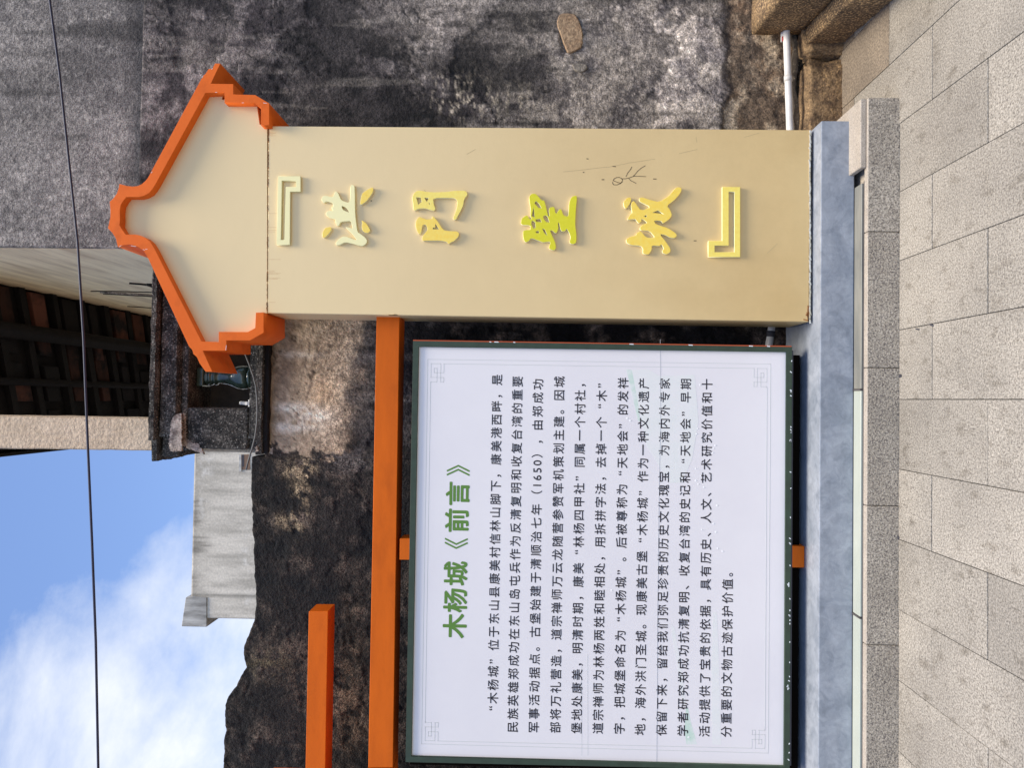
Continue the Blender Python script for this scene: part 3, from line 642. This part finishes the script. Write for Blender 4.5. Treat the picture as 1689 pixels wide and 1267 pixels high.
def lay(X, Z): return fbm(X * 2.6 + 4, Z * 2.6, 331, 6, .58)
def layer(X, Z): return sstep(.525, .535, lay(X, Z))
def tone_lower(px, py, X, Z):
    n = fbm(X * 3.1, Z * 3.1, 1); n2 = fbm(X * 9, Z * 9, 11, 6, .65); n3 = fbm(X * 28, Z * 28, 21, 5, .7); nn = fbm(X * 1.4 + 3, Z * 1.4, 5)
    wx = px + (n2 - .5) * 90; wy = py + (n - .5) * 90
    dark = colr(52, 48, 50); mid = colr(104, 99, 98); lite = colr(150, 143, 136); blk = colr(28, 25, 27); tan = colr(146, 130, 114); brown = colr(112, 96, 80)
    c = mixa(dark[None], mid[None], sstep(.38, .66, n2))
    c = mixa(c, blk[None], sstep(.5, .62, n) * .55)
    # right part: greyer with scratched lime below
    g = sstep(760, 930, wx) * sstep(420, 250, wy)
    gcol = mixa(mid[None], lite[None], sstep(.42, .62, n2)); c = mixa(c, gcol, g * .85)
    ul = blob(wx, wy, 720, 20, 130, 60); c = mixa(c, mixa(mid[None], lite[None], n3), ul * .9)
    ld = blob(wx, wy, 560, 60, 130, 140) + blob(wx, wy, 640, 190, 120, 50); c = mixa(c, mixa(blk[None], dark[None], sstep(.35, .6, n2)), np.clip(ld, 0, 1) * .8)
    ban = blob(wx, wy, 1040, 60, 160, 60); c = mixa(c, lite[None] * 1.05, ban * .45 * sstep(.3, .6, n3))
    # lime scratches
    ridg = 1 - np.abs(fbm(X * 24, Z * 24, 31, 3) * 2 - 1) * 9
    c = mixa(c, colr(176, 168, 162)[None], np.clip(ridg, 0, 1) * sstep(880, 960, wx) * sstep(1190, 1120, wx) * sstep(330, 200, wy) * .65)
    ridg2 = 1 - np.abs(fbm(X * 9, Z * 30, 41, 4) * 2 - 1) * 8
    c = mixa(c, colr(160, 152, 140)[None], np.clip(ridg2, 0, 1) * (blob(px, py, 850, 165, 60, 30) + blob(px, py, 760, 150, 60, 40)) * .9)
    # foot of the wall: brown grey lumps
    ft = sstep(1188, 1204, px + (n2 - .5) * 30)
    fc = mixa(brown[None], colr(150, 138, 122)[None], sstep(.38, .6, n2)); fc = mixa(fc, colr(96, 84, 72)[None], sstep(.54, .70, fbm(X * 7, Z * 7, 71, 5)))
    c = mixa(c, fc, ft)
    c = mixa(c, blk[None], np.exp(-((px - 1197 + (n2 - .5) * 40) / 6) ** 2) * .8)
    c = mixa(c, colr(48, 42, 38)[None], sstep(1306, 1312, px) * .75)
    # below the text board everything is black and mossy
    bl = sstep(500, 560, py) * sstep(690, 740, px); c = mixa(c, mixa(blk[None], colr(96, 86, 80)[None], sstep(.48, .68, n2)), bl)
    # tan plaster patch under the balustrade
    tp = sstep(438, 446, px) * sstep(628, 588, px + (py - 530) * .22 + (n2 - .5) * 70 + (n3 - .5) * 26) * sstep(500, 515, py) * sstep(748, 742, py + (n2 - .5) * 70 + (n3 - .5) * 30)
    tcol = mixa(colr(160, 142, 122)[None], colr(186, 168, 146)[None], sstep(.35, .65, n2)); tcol = mixa(tcol, colr(236, 228, 216)[None], np.clip(blob(px, py, 480, 672, 38, 7) + blob(px, py, 515, 685, 30, 12) + blob(px, py, 478, 705, 40, 8) + blob(px, py, 490, 585, 45, 6) * .7, 0, 1) * sstep(.25, .55, n3) * .85)
    tcol = mixa(tcol, colr(196, 166, 132)[None], blob(px, py, 530, 650, 22, 26) * .6); tcol = mixa(tcol, colr(120, 104, 88)[None], blob(px, py, 475, 625, 28, 34) * .55)
    tcol = mixa(tcol, colr(108, 94, 82)[None], sstep(470, 448, px) * .5)
    c = mixa(c, tcol * 1.08, tp)
    tg = sstep(680, 560, px + (n2 - .5) * 80) * sstep(500, 515, py) * sstep(735, 660, py + (n2 - .5) * 60) * (1 - tp); c = mixa(c, mixa(colr(92, 86, 84)[None], colr(140, 130, 120)[None], n3), tg * .8)
    crk = np.exp(-((px - 508 - (fbm(Z * 0 + 1, X * 12, 8) - .5) * 40) / 1.4) ** 2) * sstep(520, 540, py) * sstep(665, 655, py); c = mixa(c, colr(84, 74, 66)[None], crk * .8)
    # black pebbly left part
    lf = sstep(742, 752, py + (n2 - .5) * 70 + (n3 - .5) * 30)
    lcol = mixa(colr(30, 27, 26)[None], colr(76, 68, 62)[None], sstep(.42, .7, n2))
    lcol = mixa(lcol, colr(112, 98, 86)[None], np.clip(blob(wx, wy, 515, 1120, 60, 60) + blob(wx, wy, 570, 1190, 60, 50), 0, 1) * .55 * sstep(.35, .6, n3))
    lcol = mixa(lcol, colr(128, 116, 98)[None], np.clip(blob(wx, wy, 493, 800, 16, 22) + blob(wx, wy, 482, 850, 20, 22) + blob(px, py, 505, 770, 14, 14), 0, 1) * sstep(.4, .55, n3))
    lcol = mixa(lcol, colr(96, 90, 66)[None], blob(px, py, 440, 1095, 36, 22) * .5 * sstep(.4, .6, n3))
    lcol = mixa(lcol, colr(90, 86, 84)[None], blob(wx, wy, 590, 770, 60, 26) * .7)
    c = mixa(c, lcol, lf)
    fine = fbm(X * 55, Z * 55, 91, 3, .8); c = c * (1 + (fine - .5) * 1.5)[:, None]
    # layers of old render, run-down streaks and cracks
    pk = layer(X, Z); keep = (1 - ft) * (1 - tp)
    c = c * (1 + keep * (pk - .45) * .55)[:, None]
    edge = np.exp(-((lay(X, Z) - .53) / .006) ** 2); c = c * (1 - keep * edge * .55)[:, None]
    st = sstep(.56, .7, fbm(X * 11, Z * 1.1, 301, 4, .6)); c = c * (1 - .5 * st * keep)[:, None]
    st2 = sstep(.6, .72, fbm(X * 14 + 9, Z * 1.6, 311, 4, .6)); c = mixa(c, colr(150, 144, 138)[None], st2 * .22 * keep * (1 - lf))
    ck = np.clip(1 - np.abs(fbm(X * 1.9 + .3, Z * 1.9, 321, 5, .6) - .5) * 160, 0, 1); c = c * (1 - .75 * ck * (1 - ft * .4))[:, None]
    c = mixa(c, .11 * np.power(np.clip(c, .001, 1) / .11, 1.2), 1 - tp)
    return c, 1 - .8 * tp * sstep(560, 480, px)
def relief_lower(px, py, X, Z):
    n2 = fbm(X * 9, Z * 9, 11, 6, .65); n3 = fbm(X * 28, Z * 28, 21, 5, .7)
    r = (fbm(X * 2, Z * 2, 51) - .5) * .02 + (n2 - .5) * .010 + (n3 - .5) * .006
    ft = sstep(1188, 1204, px + (n2 - .5) * 30)
    r += ft * ((fbm(X * 6, Z * 6, 61, 6, .6) - .35) * .05 - .012)
    hole = sstep(1.0, .85, ((px - 940) / 17) ** 2 + ((py - 53) / 31 + (px - 940) * .018) ** 2 + (n3 - .5) * .5)
    r -= hole * .02
    r += layer(X, Z) * .005 * (1 - ft)
    ck = np.clip(1 - np.abs(fbm(X * 1.9 + .3, Z * 1.9, 321, 5, .6) - .5) * 160, 0, 1); r -= ck * .006
    lf = sstep(742, 760, py); r += lf * (fbm(X * 40, Z * 40, 81, 4, .7) - .5) * .009
    return r
def tone_upper(px, py, X, Z):
    n2 = fbm(X * 7, Z * 7, 101, 6, .6); n3 = fbm(X * 40, Z * 40, 121, 5, .75); n = fbm(X * 2.2, Z * 2.2, 131)
    c = mixa(colr(108, 104, 103)[None], colr(170, 164, 160)[None], sstep(.35, .65, n * .6 + n3 * .4))
    wx = px + (n2 - .5) * 40
    c = mixa(c, colr(62, 58, 60)[None], sstep(195, 226, wx) * .65); c = mixa(c, colr(168, 163, 158)[None], sstep(.56, .66, n2) * blob(px, py, 180, 190, 60, 110) * .6)
    c = mixa(c, colr(74, 70, 71)[None], sstep(.5, .62, n) * .45)
    st = sstep(.54, .7, fbm(X * 9, Z * .9, 401, 4, .6)); c = c * .86 * (1 - .5 * st)[:, None]; st = sstep(.5, .66, fbm(X * 4 + 7, Z * .6, 431, 4, .6)); c = c * (1 - .3 * st)[:, None]
    sc_ = np.clip(1 - np.abs(fbm(X * 5, Z * 2, 411, 3, .5) - .5) * 110, 0, 1) * sstep(.5, .6, fbm(X * 3, Z * 3, 421)); c = mixa(c, colr(190, 184, 178)[None], sc_ * .6)
    return c
def relief_upper(px, py, X, Z): return (fbm(X * 2.5, Z * 2.5, 141) - .5) * .012 + (fbm(X * 30, Z * 30, 151, 4) - .5) * .006

house = empty('old_house', (0.8, YW, 0)); tag(house, 'old weathered house of dark mouldy plaster with balustrade and deep porch behind the sign', 'house')
x_cor = at_depth(100, 408, YW + .05).x
zl = at_depth(233.5, 150, YW).z
x_jl = at_depth(600, 757, YW).x                      # where the house gives way to the ruined wall
zpar = at_depth(440, 600, YW).z
# lower wall, right of the balustrade it is taller
x_step = x_cor
def top_house(x): return zl if x > x_step else zpar
wall_grid('lower_wall', x_step, 2.75, 0.0, zl, YW, .0095, tone_lower, relief_lower, m_wall, house, .30)
wall_grid('lower_wall', x_jl, x_step, 0.0, zpar, YW, .0095, tone_lower, relief_lower, m_wall, house, .30)
wall_grid('upper_wall', x_cor, 2.75, zl - .02, 6.4, YW + .05, .012, tone_upper, relief_upper, m_wall, house, .30)
ruin = empty('ruined_wall', (-1.3, YW, 0)); tag(ruin, 'black mould covered wall with a ragged broken top below the blue sky', 'wall')
tops = [(757, 415), (800, 414), (850, 416), (900, 418), (960, 421), (1000, 422.5), (1020, 421), (1035, 415), (1050, 409), (1065, 403), (1080, 401.5), (1095, 404), (1103, 408), (1108, 401), (1125, 394), (1135, 389), (1150, 376), (1163, 372), (1185, 371), (1205, 373), (1215, 371.5), (1240, 370), (1267, 368), (1330, 366), (1500, 372)]
tw = sorted([(at_depth(v, y, YW).x, at_depth(v, y, YW).z) for y, v in tops])
def top_ruin(x): return float(np.interp(x, [a for a, _ in tw], [b for _, b in tw])) + (mnoise.noise(Vector((x * 16, 0, 0))) * .006 + mnoise.noise(Vector((x * 45, 3, 0))) * .004)
wall_grid('wall_face', tw[0][0], x_jl, 0.0, top_ruin, YW, .0095, tone_lower, relief_lower, m_wall2, ruin, .34)

# exposed stone in the wall hole
def rough_box(x0, x1, y0, y1, z0, z1, cuts, amp, seed, sc=9.0, rnd=.03):
    bm = bmesh.new(); bmesh.ops.create_cube(bm, size=1)
    bmesh.ops.bevel(bm, geom=bm.edges[:], offset=rnd / max(.05, min(x1 - x0, y1 - y0, z1 - z0)) * .5, segments=2, affect='EDGES')
    bmesh.ops.subdivide_edges(bm, edges=[e for e in bm.edges if e.calc_length() > .2], cuts=cuts, use_grid_fill=True)
    for v in bm.verts:
        v.co = Vector(((x0 + x1) / 2 + v.co.x * (x1 - x0), (y0 + y1) / 2 + v.co.y * (y1 - y0), (z0 + z1) / 2 + v.co.z * (z1 - z0)))
        p = v.co * sc + Vector((seed, seed * 2, 0))
        v.co += mnoise.noise_vector(p) * amp + mnoise.noise_vector(p * 3.1) * amp * .45
    me = bpy.data.meshes.new('stone'); bm.to_mesh(me); bm.free()
    me.polygons.foreach_set('use_smooth', [True] * len(me.polygons)); return me
ex = crop([(215, 75), (235, 62), (290, 65), (310, 85), (335, 150), (333, 230), (290, 255), (265, 262), (245, 225), (225, 165), (205, 115)], 850, 0, .3316)
m_ex = mat('exposed_stone', lin(168, 140, 108), lin(140, 112, 84), 25, 0.9, 0.9, 60, grain=.25, gscale=70)
link('exposed_stone', slab_px(chaikin(ex), YW - .012, YW + .05, .004), m_ex, house)
ex2 = crop([(280, 310), (355, 315), (358, 340), (330, 360), (290, 345)], 850, 0, .3316)
link('exposed_stone', slab_px(chaikin(ex2), YW - .010, YW + .05, .004), mat('pale_patch', lin(140, 130, 116), lin(120, 110, 98), 25, 0.9, 0.9, 60, grain=.25, gscale=70), house)
# foundation stones
fx = [2.05, 1.80, 1.33, 1.1, .78, .36, -.1, -.6, -1.1, -1.6, -2.1]
for k_ in range(1, len(fx)):
    o = link('foundation_stone', rough_box(fx[k_] + .012, fx[k_ - 1] - .012, 3.66 + random.uniform(0, .02), 3.86, -.04, .19 + random.uniform(-.012, .012), 9, .014, k_ * 3.7, 8), m_rock, house if fx[k_] > x_jl else ruin)
link('mortar_ledge', rough_box(-2.2, 2.3, 3.725, 3.86, .18, .235, 24, .02, 4.4, 9), mat('dark_damp_mortar', lin(84, 74, 64), lin(56, 48, 42), 12, .95, .8, 50, speck=lin(130, 118, 102), spscale=60, sp=(.58, .7)), house)
# big brown blocks at the side
A0 = at_height(1379, 81, 0); A1 = at_height(1472, 0, 0)
d = (A1 - A0).normalized()
bs = empty('stone_block', (1.95, 3.3, 0)); tag(bs, 'large brown granite block against the wall at the edge of the paving, two courses high', 'stone block')
def skew_block(x_off, z0, z1, cuts, amp, seed, ybk, ext=.5):
    a = A0 + Vector((x_off, 0, 0)); b_ = a + d * ext; a = a + d * (-.0)
    nx_, ny_, nz_ = 8, 16, 8
    me = rough_box(-.5, .5, -.5, .5, -.5, .5, cuts, 0, 0, 9, .02)
    for v in me.vertices:
        u, t, w = v.co.x + .5, v.co.y + .5, v.co.z + .5
        base = b_.lerp(a, t); p = Vector((base.x + u * .8, base.y, z0 + (z1 - z0) * w))
        q_ = p * 8 + Vector((seed, 0, 0)); p += mnoise.noise_vector(q_) * amp + mnoise.noise_vector(q_ * 3.3) * amp * .4; v.co = p
    return me
link('lower_course', skew_block(0, -.03, .19, 9, .008, 3, 3.7, 1.1), m_brown, bs)
link('upper_course', skew_block(.075, .195, .445, 9, .007, 9, 3.7, 1.1), m_brown, bs)

# white pipe along the foot
pp = [at_depth(1296.5, 40, 3.70), at_depth(1299, 100, 3.70), at_depth(1303, 218, 3.70), at_depth(1300, 330, 3.70), at_depth(1286, 430, 3.70), at_depth(1273.5, 535, 3.70), at_depth(1268.5, 567, 3.70), at_depth(1262, 700, 3.70), at_depth(1262, 1250, 3.70)]
pipe = empty('white_pipe', pp[0]); tag(pipe, 'thin white plastic pipe running along the foot of the old wall', 'pipe')
link('pipe_run', tube([at_depth(1296, 10, 3.70)] + pp, .0185, 14), m_pvc, pipe)
for i_, y in ((2, 0), (5, 0)):
    c = pp[1].lerp(pp[2], .25) if i_ == 2 else pp[5].lerp(pp[6], .5); dd = (pp[i_] - pp[i_ - 1]).normalized()
    link('pipe_socket', tube([c - dd * .015, c + dd * .015], .0215, 14), m_pvc if i_ == 2 else m_dark, pipe)
cb = at_depth(1291, 57, 3.71)
fit = empty('pipe_fitting', cb); tag(fit, 'small white pipe stub with a red mark under the brown block', 'pipe fitting')
link('stub', tube([at_depth(1291, 46, 3.715), at_depth(1291, 68, 3.715)], .011, 10), m_pvc, fit)
link('red_mark', tube([at_depth(1292.5, 60, 3.705), at_depth(1292.5, 67, 3.705)], .0095, 8), m_red, fit)

# ------------------------------------------------------------------ porch: side wall, column, roof
XS = x_cor
zc = at_height(0, 465, 0)  # unused guide
r_ = ray(0, 465); tt = (XS - EYE.x) / r_.x; ZR = EYE.z + r_.z * tt                 # roof underside height
link('side_wall', box(XS + .001, XS + .30, YW + .36, 8.6, zpar - .3, ZR + .3), m_side, house)
link('side_wall', box(XS - .004, XS + .012, YW + .075, YW + .36, zl, ZR + .3), m_side, house)
def on_side(x, y):
    r = ray(x, y); return EYE + r * ((XS - .001 - EYE.x) / r.x)
def side_strip(pts, w, m, name):
    P = [on_side(*p) for p in pts]; me = tube(P, w, 5); link(name, me, m, house)
side_strip([(213, 466.5), (232, 468), (252, 470)], .012, m_wood, 'iron_hook'); side_strip([(246, 468), (254, 471)], .022, m_wood, 'iron_hook')
side_strip([(165, 481), (190, 482.5), (254, 486)], .014, m_peel, 'plaster_ridge'); side_strip([(150, 480), (200, 480.5), (254, 482)], .006, m_wood, 'crack'); side_strip([(170, 484.5), (254, 489)], .006, m_wood, 'crack')
side_strip([(210, 505), (254, 508)], .007, m_wood, 'crack')
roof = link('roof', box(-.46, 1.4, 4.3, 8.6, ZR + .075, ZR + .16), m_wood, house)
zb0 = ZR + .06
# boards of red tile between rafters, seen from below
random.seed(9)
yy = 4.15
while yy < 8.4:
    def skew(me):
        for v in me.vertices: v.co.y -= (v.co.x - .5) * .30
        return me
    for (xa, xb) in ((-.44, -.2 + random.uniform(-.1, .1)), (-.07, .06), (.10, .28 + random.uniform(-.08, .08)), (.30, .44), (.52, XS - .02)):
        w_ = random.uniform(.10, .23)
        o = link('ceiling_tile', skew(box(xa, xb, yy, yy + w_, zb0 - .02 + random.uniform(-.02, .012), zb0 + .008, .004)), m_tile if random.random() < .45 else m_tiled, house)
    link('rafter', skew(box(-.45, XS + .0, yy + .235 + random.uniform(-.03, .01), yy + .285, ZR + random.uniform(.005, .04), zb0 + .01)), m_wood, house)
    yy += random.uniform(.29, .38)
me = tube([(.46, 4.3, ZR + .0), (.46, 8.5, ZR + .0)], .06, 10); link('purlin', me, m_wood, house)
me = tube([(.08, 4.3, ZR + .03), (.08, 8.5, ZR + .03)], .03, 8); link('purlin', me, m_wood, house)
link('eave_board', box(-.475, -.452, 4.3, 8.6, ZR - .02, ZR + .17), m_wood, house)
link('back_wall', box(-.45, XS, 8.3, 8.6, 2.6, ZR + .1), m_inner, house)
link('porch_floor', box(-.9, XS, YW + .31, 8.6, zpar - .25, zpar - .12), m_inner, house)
# column
YC = 3.98
cA = at_depth(253, 744, YC); cB = at_depth(253, 690.5, YC)
colm = rough_box(cA.x, cB.x, YC, YC + .24, zpar - .1, ZR + .1, 30, .0045, 2.2, 40, .008)
link('column', colm, m_render, house)

# balustrade (parapet)
YQ = YW - .03
def at_q(x, y): return at_depth(x, y, YQ)
par = empty('balustrade', at_q(440, 640)); tag(par, 'black weathered balustrade with moulded coping over the cream patch of wall', 'balustrade')
xl = at_q(300, 757).x; xrr = at_q(300, 410).x
def zq(v, y=640): return at_q(v, y).z
link('coping', rough_box(xl - .012, xrr, YQ - .07, YW + .28, zq(267), zq(257), 34, .005, 1.1, 30, .01), m_black, par)
link('cornice', rough_box(xl + .01, xrr, YQ - .035, YW + .26, zq(299), zq(267.6), 34, .004, 5.1, 30, .02), m_black, par)
link('frieze', rough_box(xl + .04, xrr, YQ, YW + .25, zq(310), zq(299.5), 34, .003, 6.1, 30, .004), m_black, par)
xo = at_q(360, 673.5).x
link('end_pier', rough_box(xl + .055, xo, YQ, YW + .25, zq(411), zq(310.5), 26, .004, 7.1, 25, .006), m_black, par)
link('bottom_rail', rough_box(xl + .05, xrr, YQ, YW + .25, zq(424), zq(411.5), 34, .004, 8.1, 25, .006), m_black, par)
link('sill_band', rough_box(xl + .03, xrr, YQ - .03, YW + .25, zq(436), zq(424.5), 34, .004, 9.1, 25, .006), m_black, par)
link('lower_lip', rough_box(xl + .04, xrr, YQ - .01, YW + .2, zq(444), zq(436.5), 34, .005, 4.1, 25, .006), m_wood, par)
def peel(pts, Y, par_=par):
    q = []
    for i in range(len(pts)):
        a, b = pts[i], pts[(i + 1) % len(pts)]; n = max(2, int(math.dist(a, b) / 1.3))
        for j in range(n):
            t = j / n; jx = mnoise.noise(Vector((a[0] + (b[0] - a[0]) * t, a[1] + (b[1] - a[1]) * t, 0)) * .45)
            jy = mnoise.noise(Vector((a[1] + (b[1] - a[1]) * t, a[0] + (b[0] - a[0]) * t, 7)) * .45)
            q.append((a[0] + (b[0] - a[0]) * t + jx * 2.6, a[1] + (b[1] - a[1]) * t + jy * 2.6))
    link('peeled_patch', slab_px(q, Y - .003, Y + .01), m_peel, par_)
c4c = lambda p: crop(p, 250, 560, .1736)
peel(c4c([(240, 705), (285, 700), (285, 1060), (180, 1065), (160, 1000), (175, 880), (190, 760)]), YQ - .035)
peel(c4c([(300, 690), (318, 705), (330, 860), (325, 930), (390, 990), (440, 990), (500, 1085), (400, 1060), (300, 1010)]), YQ)
peel(c4c([(985, 1010), (1005, 1020), (1010, 1060), (990, 1070)]), YQ - .03)
peel(c4c([(1130, 560), (1160, 600), (1150, 1090), (1115, 1080), (1120, 940), (1145, 900), (1120, 700)]), YW + .001, house)
# glazed baluster
bc = at_q(410, 622); bal = empty('green_baluster', (bc.x, YW + .10, zq(411)))
tag(bal, 'dark green glazed vase shaped baluster standing in the balustrade opening', 'baluster')
def lathe(prof, n=20):
    vs, fs = [], []
    for r, z in prof:
        for j in range(n): a = 2 * math.pi * j / n; vs.append((r * math.cos(a), r * math.sin(a), z))
    for i in range(len(prof) - 1):
        for j in range(n): a = i * n + j; b = i * n + (j + 1) % n; fs.append((a, b, b + n, a + n))
    fs.append(tuple(range(n))[::-1]); fs.append(tuple(range((len(prof) - 1) * n, len(prof) * n)))
    return mesh_from('lathe', vs, fs, True)
hz = zq(311) - zq(411)
f_ = lambda v: hz * (411 - v) / 100.0
body = lathe([(.060, f_(395)), (.064, f_(390)), (.066, f_(384)), (.062, f_(376)), (.050, f_(368)), (.041, f_(360)), (.035, f_(350)), (.033, f_(344)), (.038, f_(342)), (.044, f_(341)), (.044, f_(339)), (.036, f_(337)), (.043, f_(334)), (.046, f_(332)), (.046, f_(330)), (.038, f_(328)), (.044, f_(326)), (.044, f_(323))])
for nm, me in (('vase_body', body), ('flower_ring', lathe([(.045, f_(404)), (.062, f_(402)), (.064, f_(398)), (.05, f_(395.5))], 10)), ('foot', box(-.06, .06, -.06, .06, .0, f_(404), .004)), ('cap', box(-.052, .052, -.052, .052, f_(323), f_(311.5), .005))):
    o = bpy.data.objects.new(nm, me); me.materials.append(m_glaze); C.objects.link(o); o.parent = bal
# sagging grey cable in front of the balustrade
cp = c4c([(870, 110), (895, 150), (930, 240), (965, 340), (990, 440), (1002, 560), (1005, 680), (1000, 800), (985, 920), (960, 1020), (935, 1100), (915, 1170), (900, 1240)])
tag(link('sagging_cable', tube([at_depth(x, y, 3.66) for x, y in cp], .0045, 8), m_cable2), 'thin grey cable sagging across the front of the black balustrade', 'cable')
# white sticks inside the opening, shaped as one rough block
bg_ = link('white_sticks', rough_box(at_depth(400, 671, 4.6).x, at_depth(400, 659, 4.6).x, 4.6, 4.75, at_depth(412, 660, 4.6).z - .1, at_depth(391, 660, 4.6).z, 6, .008, 3, 22), m_pvc)
tag(bg_, 'white sticks on the porch floor behind the balustrade opening', 'stick')

# overhead cable
oc_ = [(62, -260), (73, -130), (82, 0), (98, 120), (113, 260), (128, 400), (138, 560), (145, 740), (152, 900), (158, 1060), (162, 1267), (166, 1500), (168, 1800)]
tag(link('overhead_cable', tube([at_depth(x, y, 3.1) for x, y in oc_], .0052, 8), m_cable), 'black overhead cable crossing in front of the house and the sky', 'cable')

# ------------------------------------------------------------------ distant building
YD = 13.0
far = empty('distant_building', at_depth(418, 880, YD)); tag(far, 'pale streaked concrete building with an overhanging roof slab beyond the ruined wall', 'building')
def fx_(x, y, Y=YD): return at_depth(x, y, Y)
a = fx_(318, 700); b = fx_(306, 986); c_ = fx_(345, 1020); e = fx_(418, 1020)
ztf = fx_(317.5, 900).z
def tone_far(px, py, X, Z):
    d_ = (ztf - Z); n = fbm(X * 1.2, Z * .5, 201, 5, .6); st = fbm(X * 6, Z * .7, 211, 5, .65); n3 = fbm(X * 5, Z * 5, 221, 4, .7)
    c = mixa(colr(168, 164, 156)[None], colr(212, 207, 198)[None], sstep(.36, .64, n * .35 + st * .65))
    drip = sstep(.02, .5, (st - .34) * 1.5 - d_ * 1.1); c = mixa(c, colr(84, 80, 74)[None], np.clip(drip, 0, 1) * .8)
    c = mixa(c, colr(218, 216, 212)[None], sstep(.60, .68, n3) * np.clip(blob(px, py, 338, 800, 12, 60) + blob(px, py, 405, 950, 8, 90), 0, 1) * .8)
    c = mixa(c, colr(112, 110, 105)[None], np.exp(-((X - xcrk) / .03) ** 2) * .7)
    return c
xcrk = fx_(360, 983).x
wall_grid('wall', c_.x, a.x + 1.5, 0.0, ztf, YD, .03, tone_far, lambda px, py, X, Z: 0 * X, m_conc, far, 3.0)
link('roof_slab', slab_px([(306, 986), (299, 1034), (341, 1035), (341, 986), (318, 984)], YD - .02, YD + 3.5, .01), m_conc2, far)
link('eave_soffit', slab_px([(345, 1019), (341, 1034), (341, 1019.5), (345, 1017)], YD + .3, YD + 3.2), m_conc2, far)
wn = link('window_frame', slab_px([(394, 750), (394, 778), (398, 778), (398, 750)], YD - .02, YD + .05), m_conc2, far)
link('window', slab_px([(398.5, 750), (398.5, 775), (412, 775), (412, 750)], YD - .01, YD + .05), m_frame, far)
link('window_pane', slab_px([(399.5, 750), (399.5, 770), (402, 770), (402, 750)], YD - .014, YD + .0), m_dark, far)
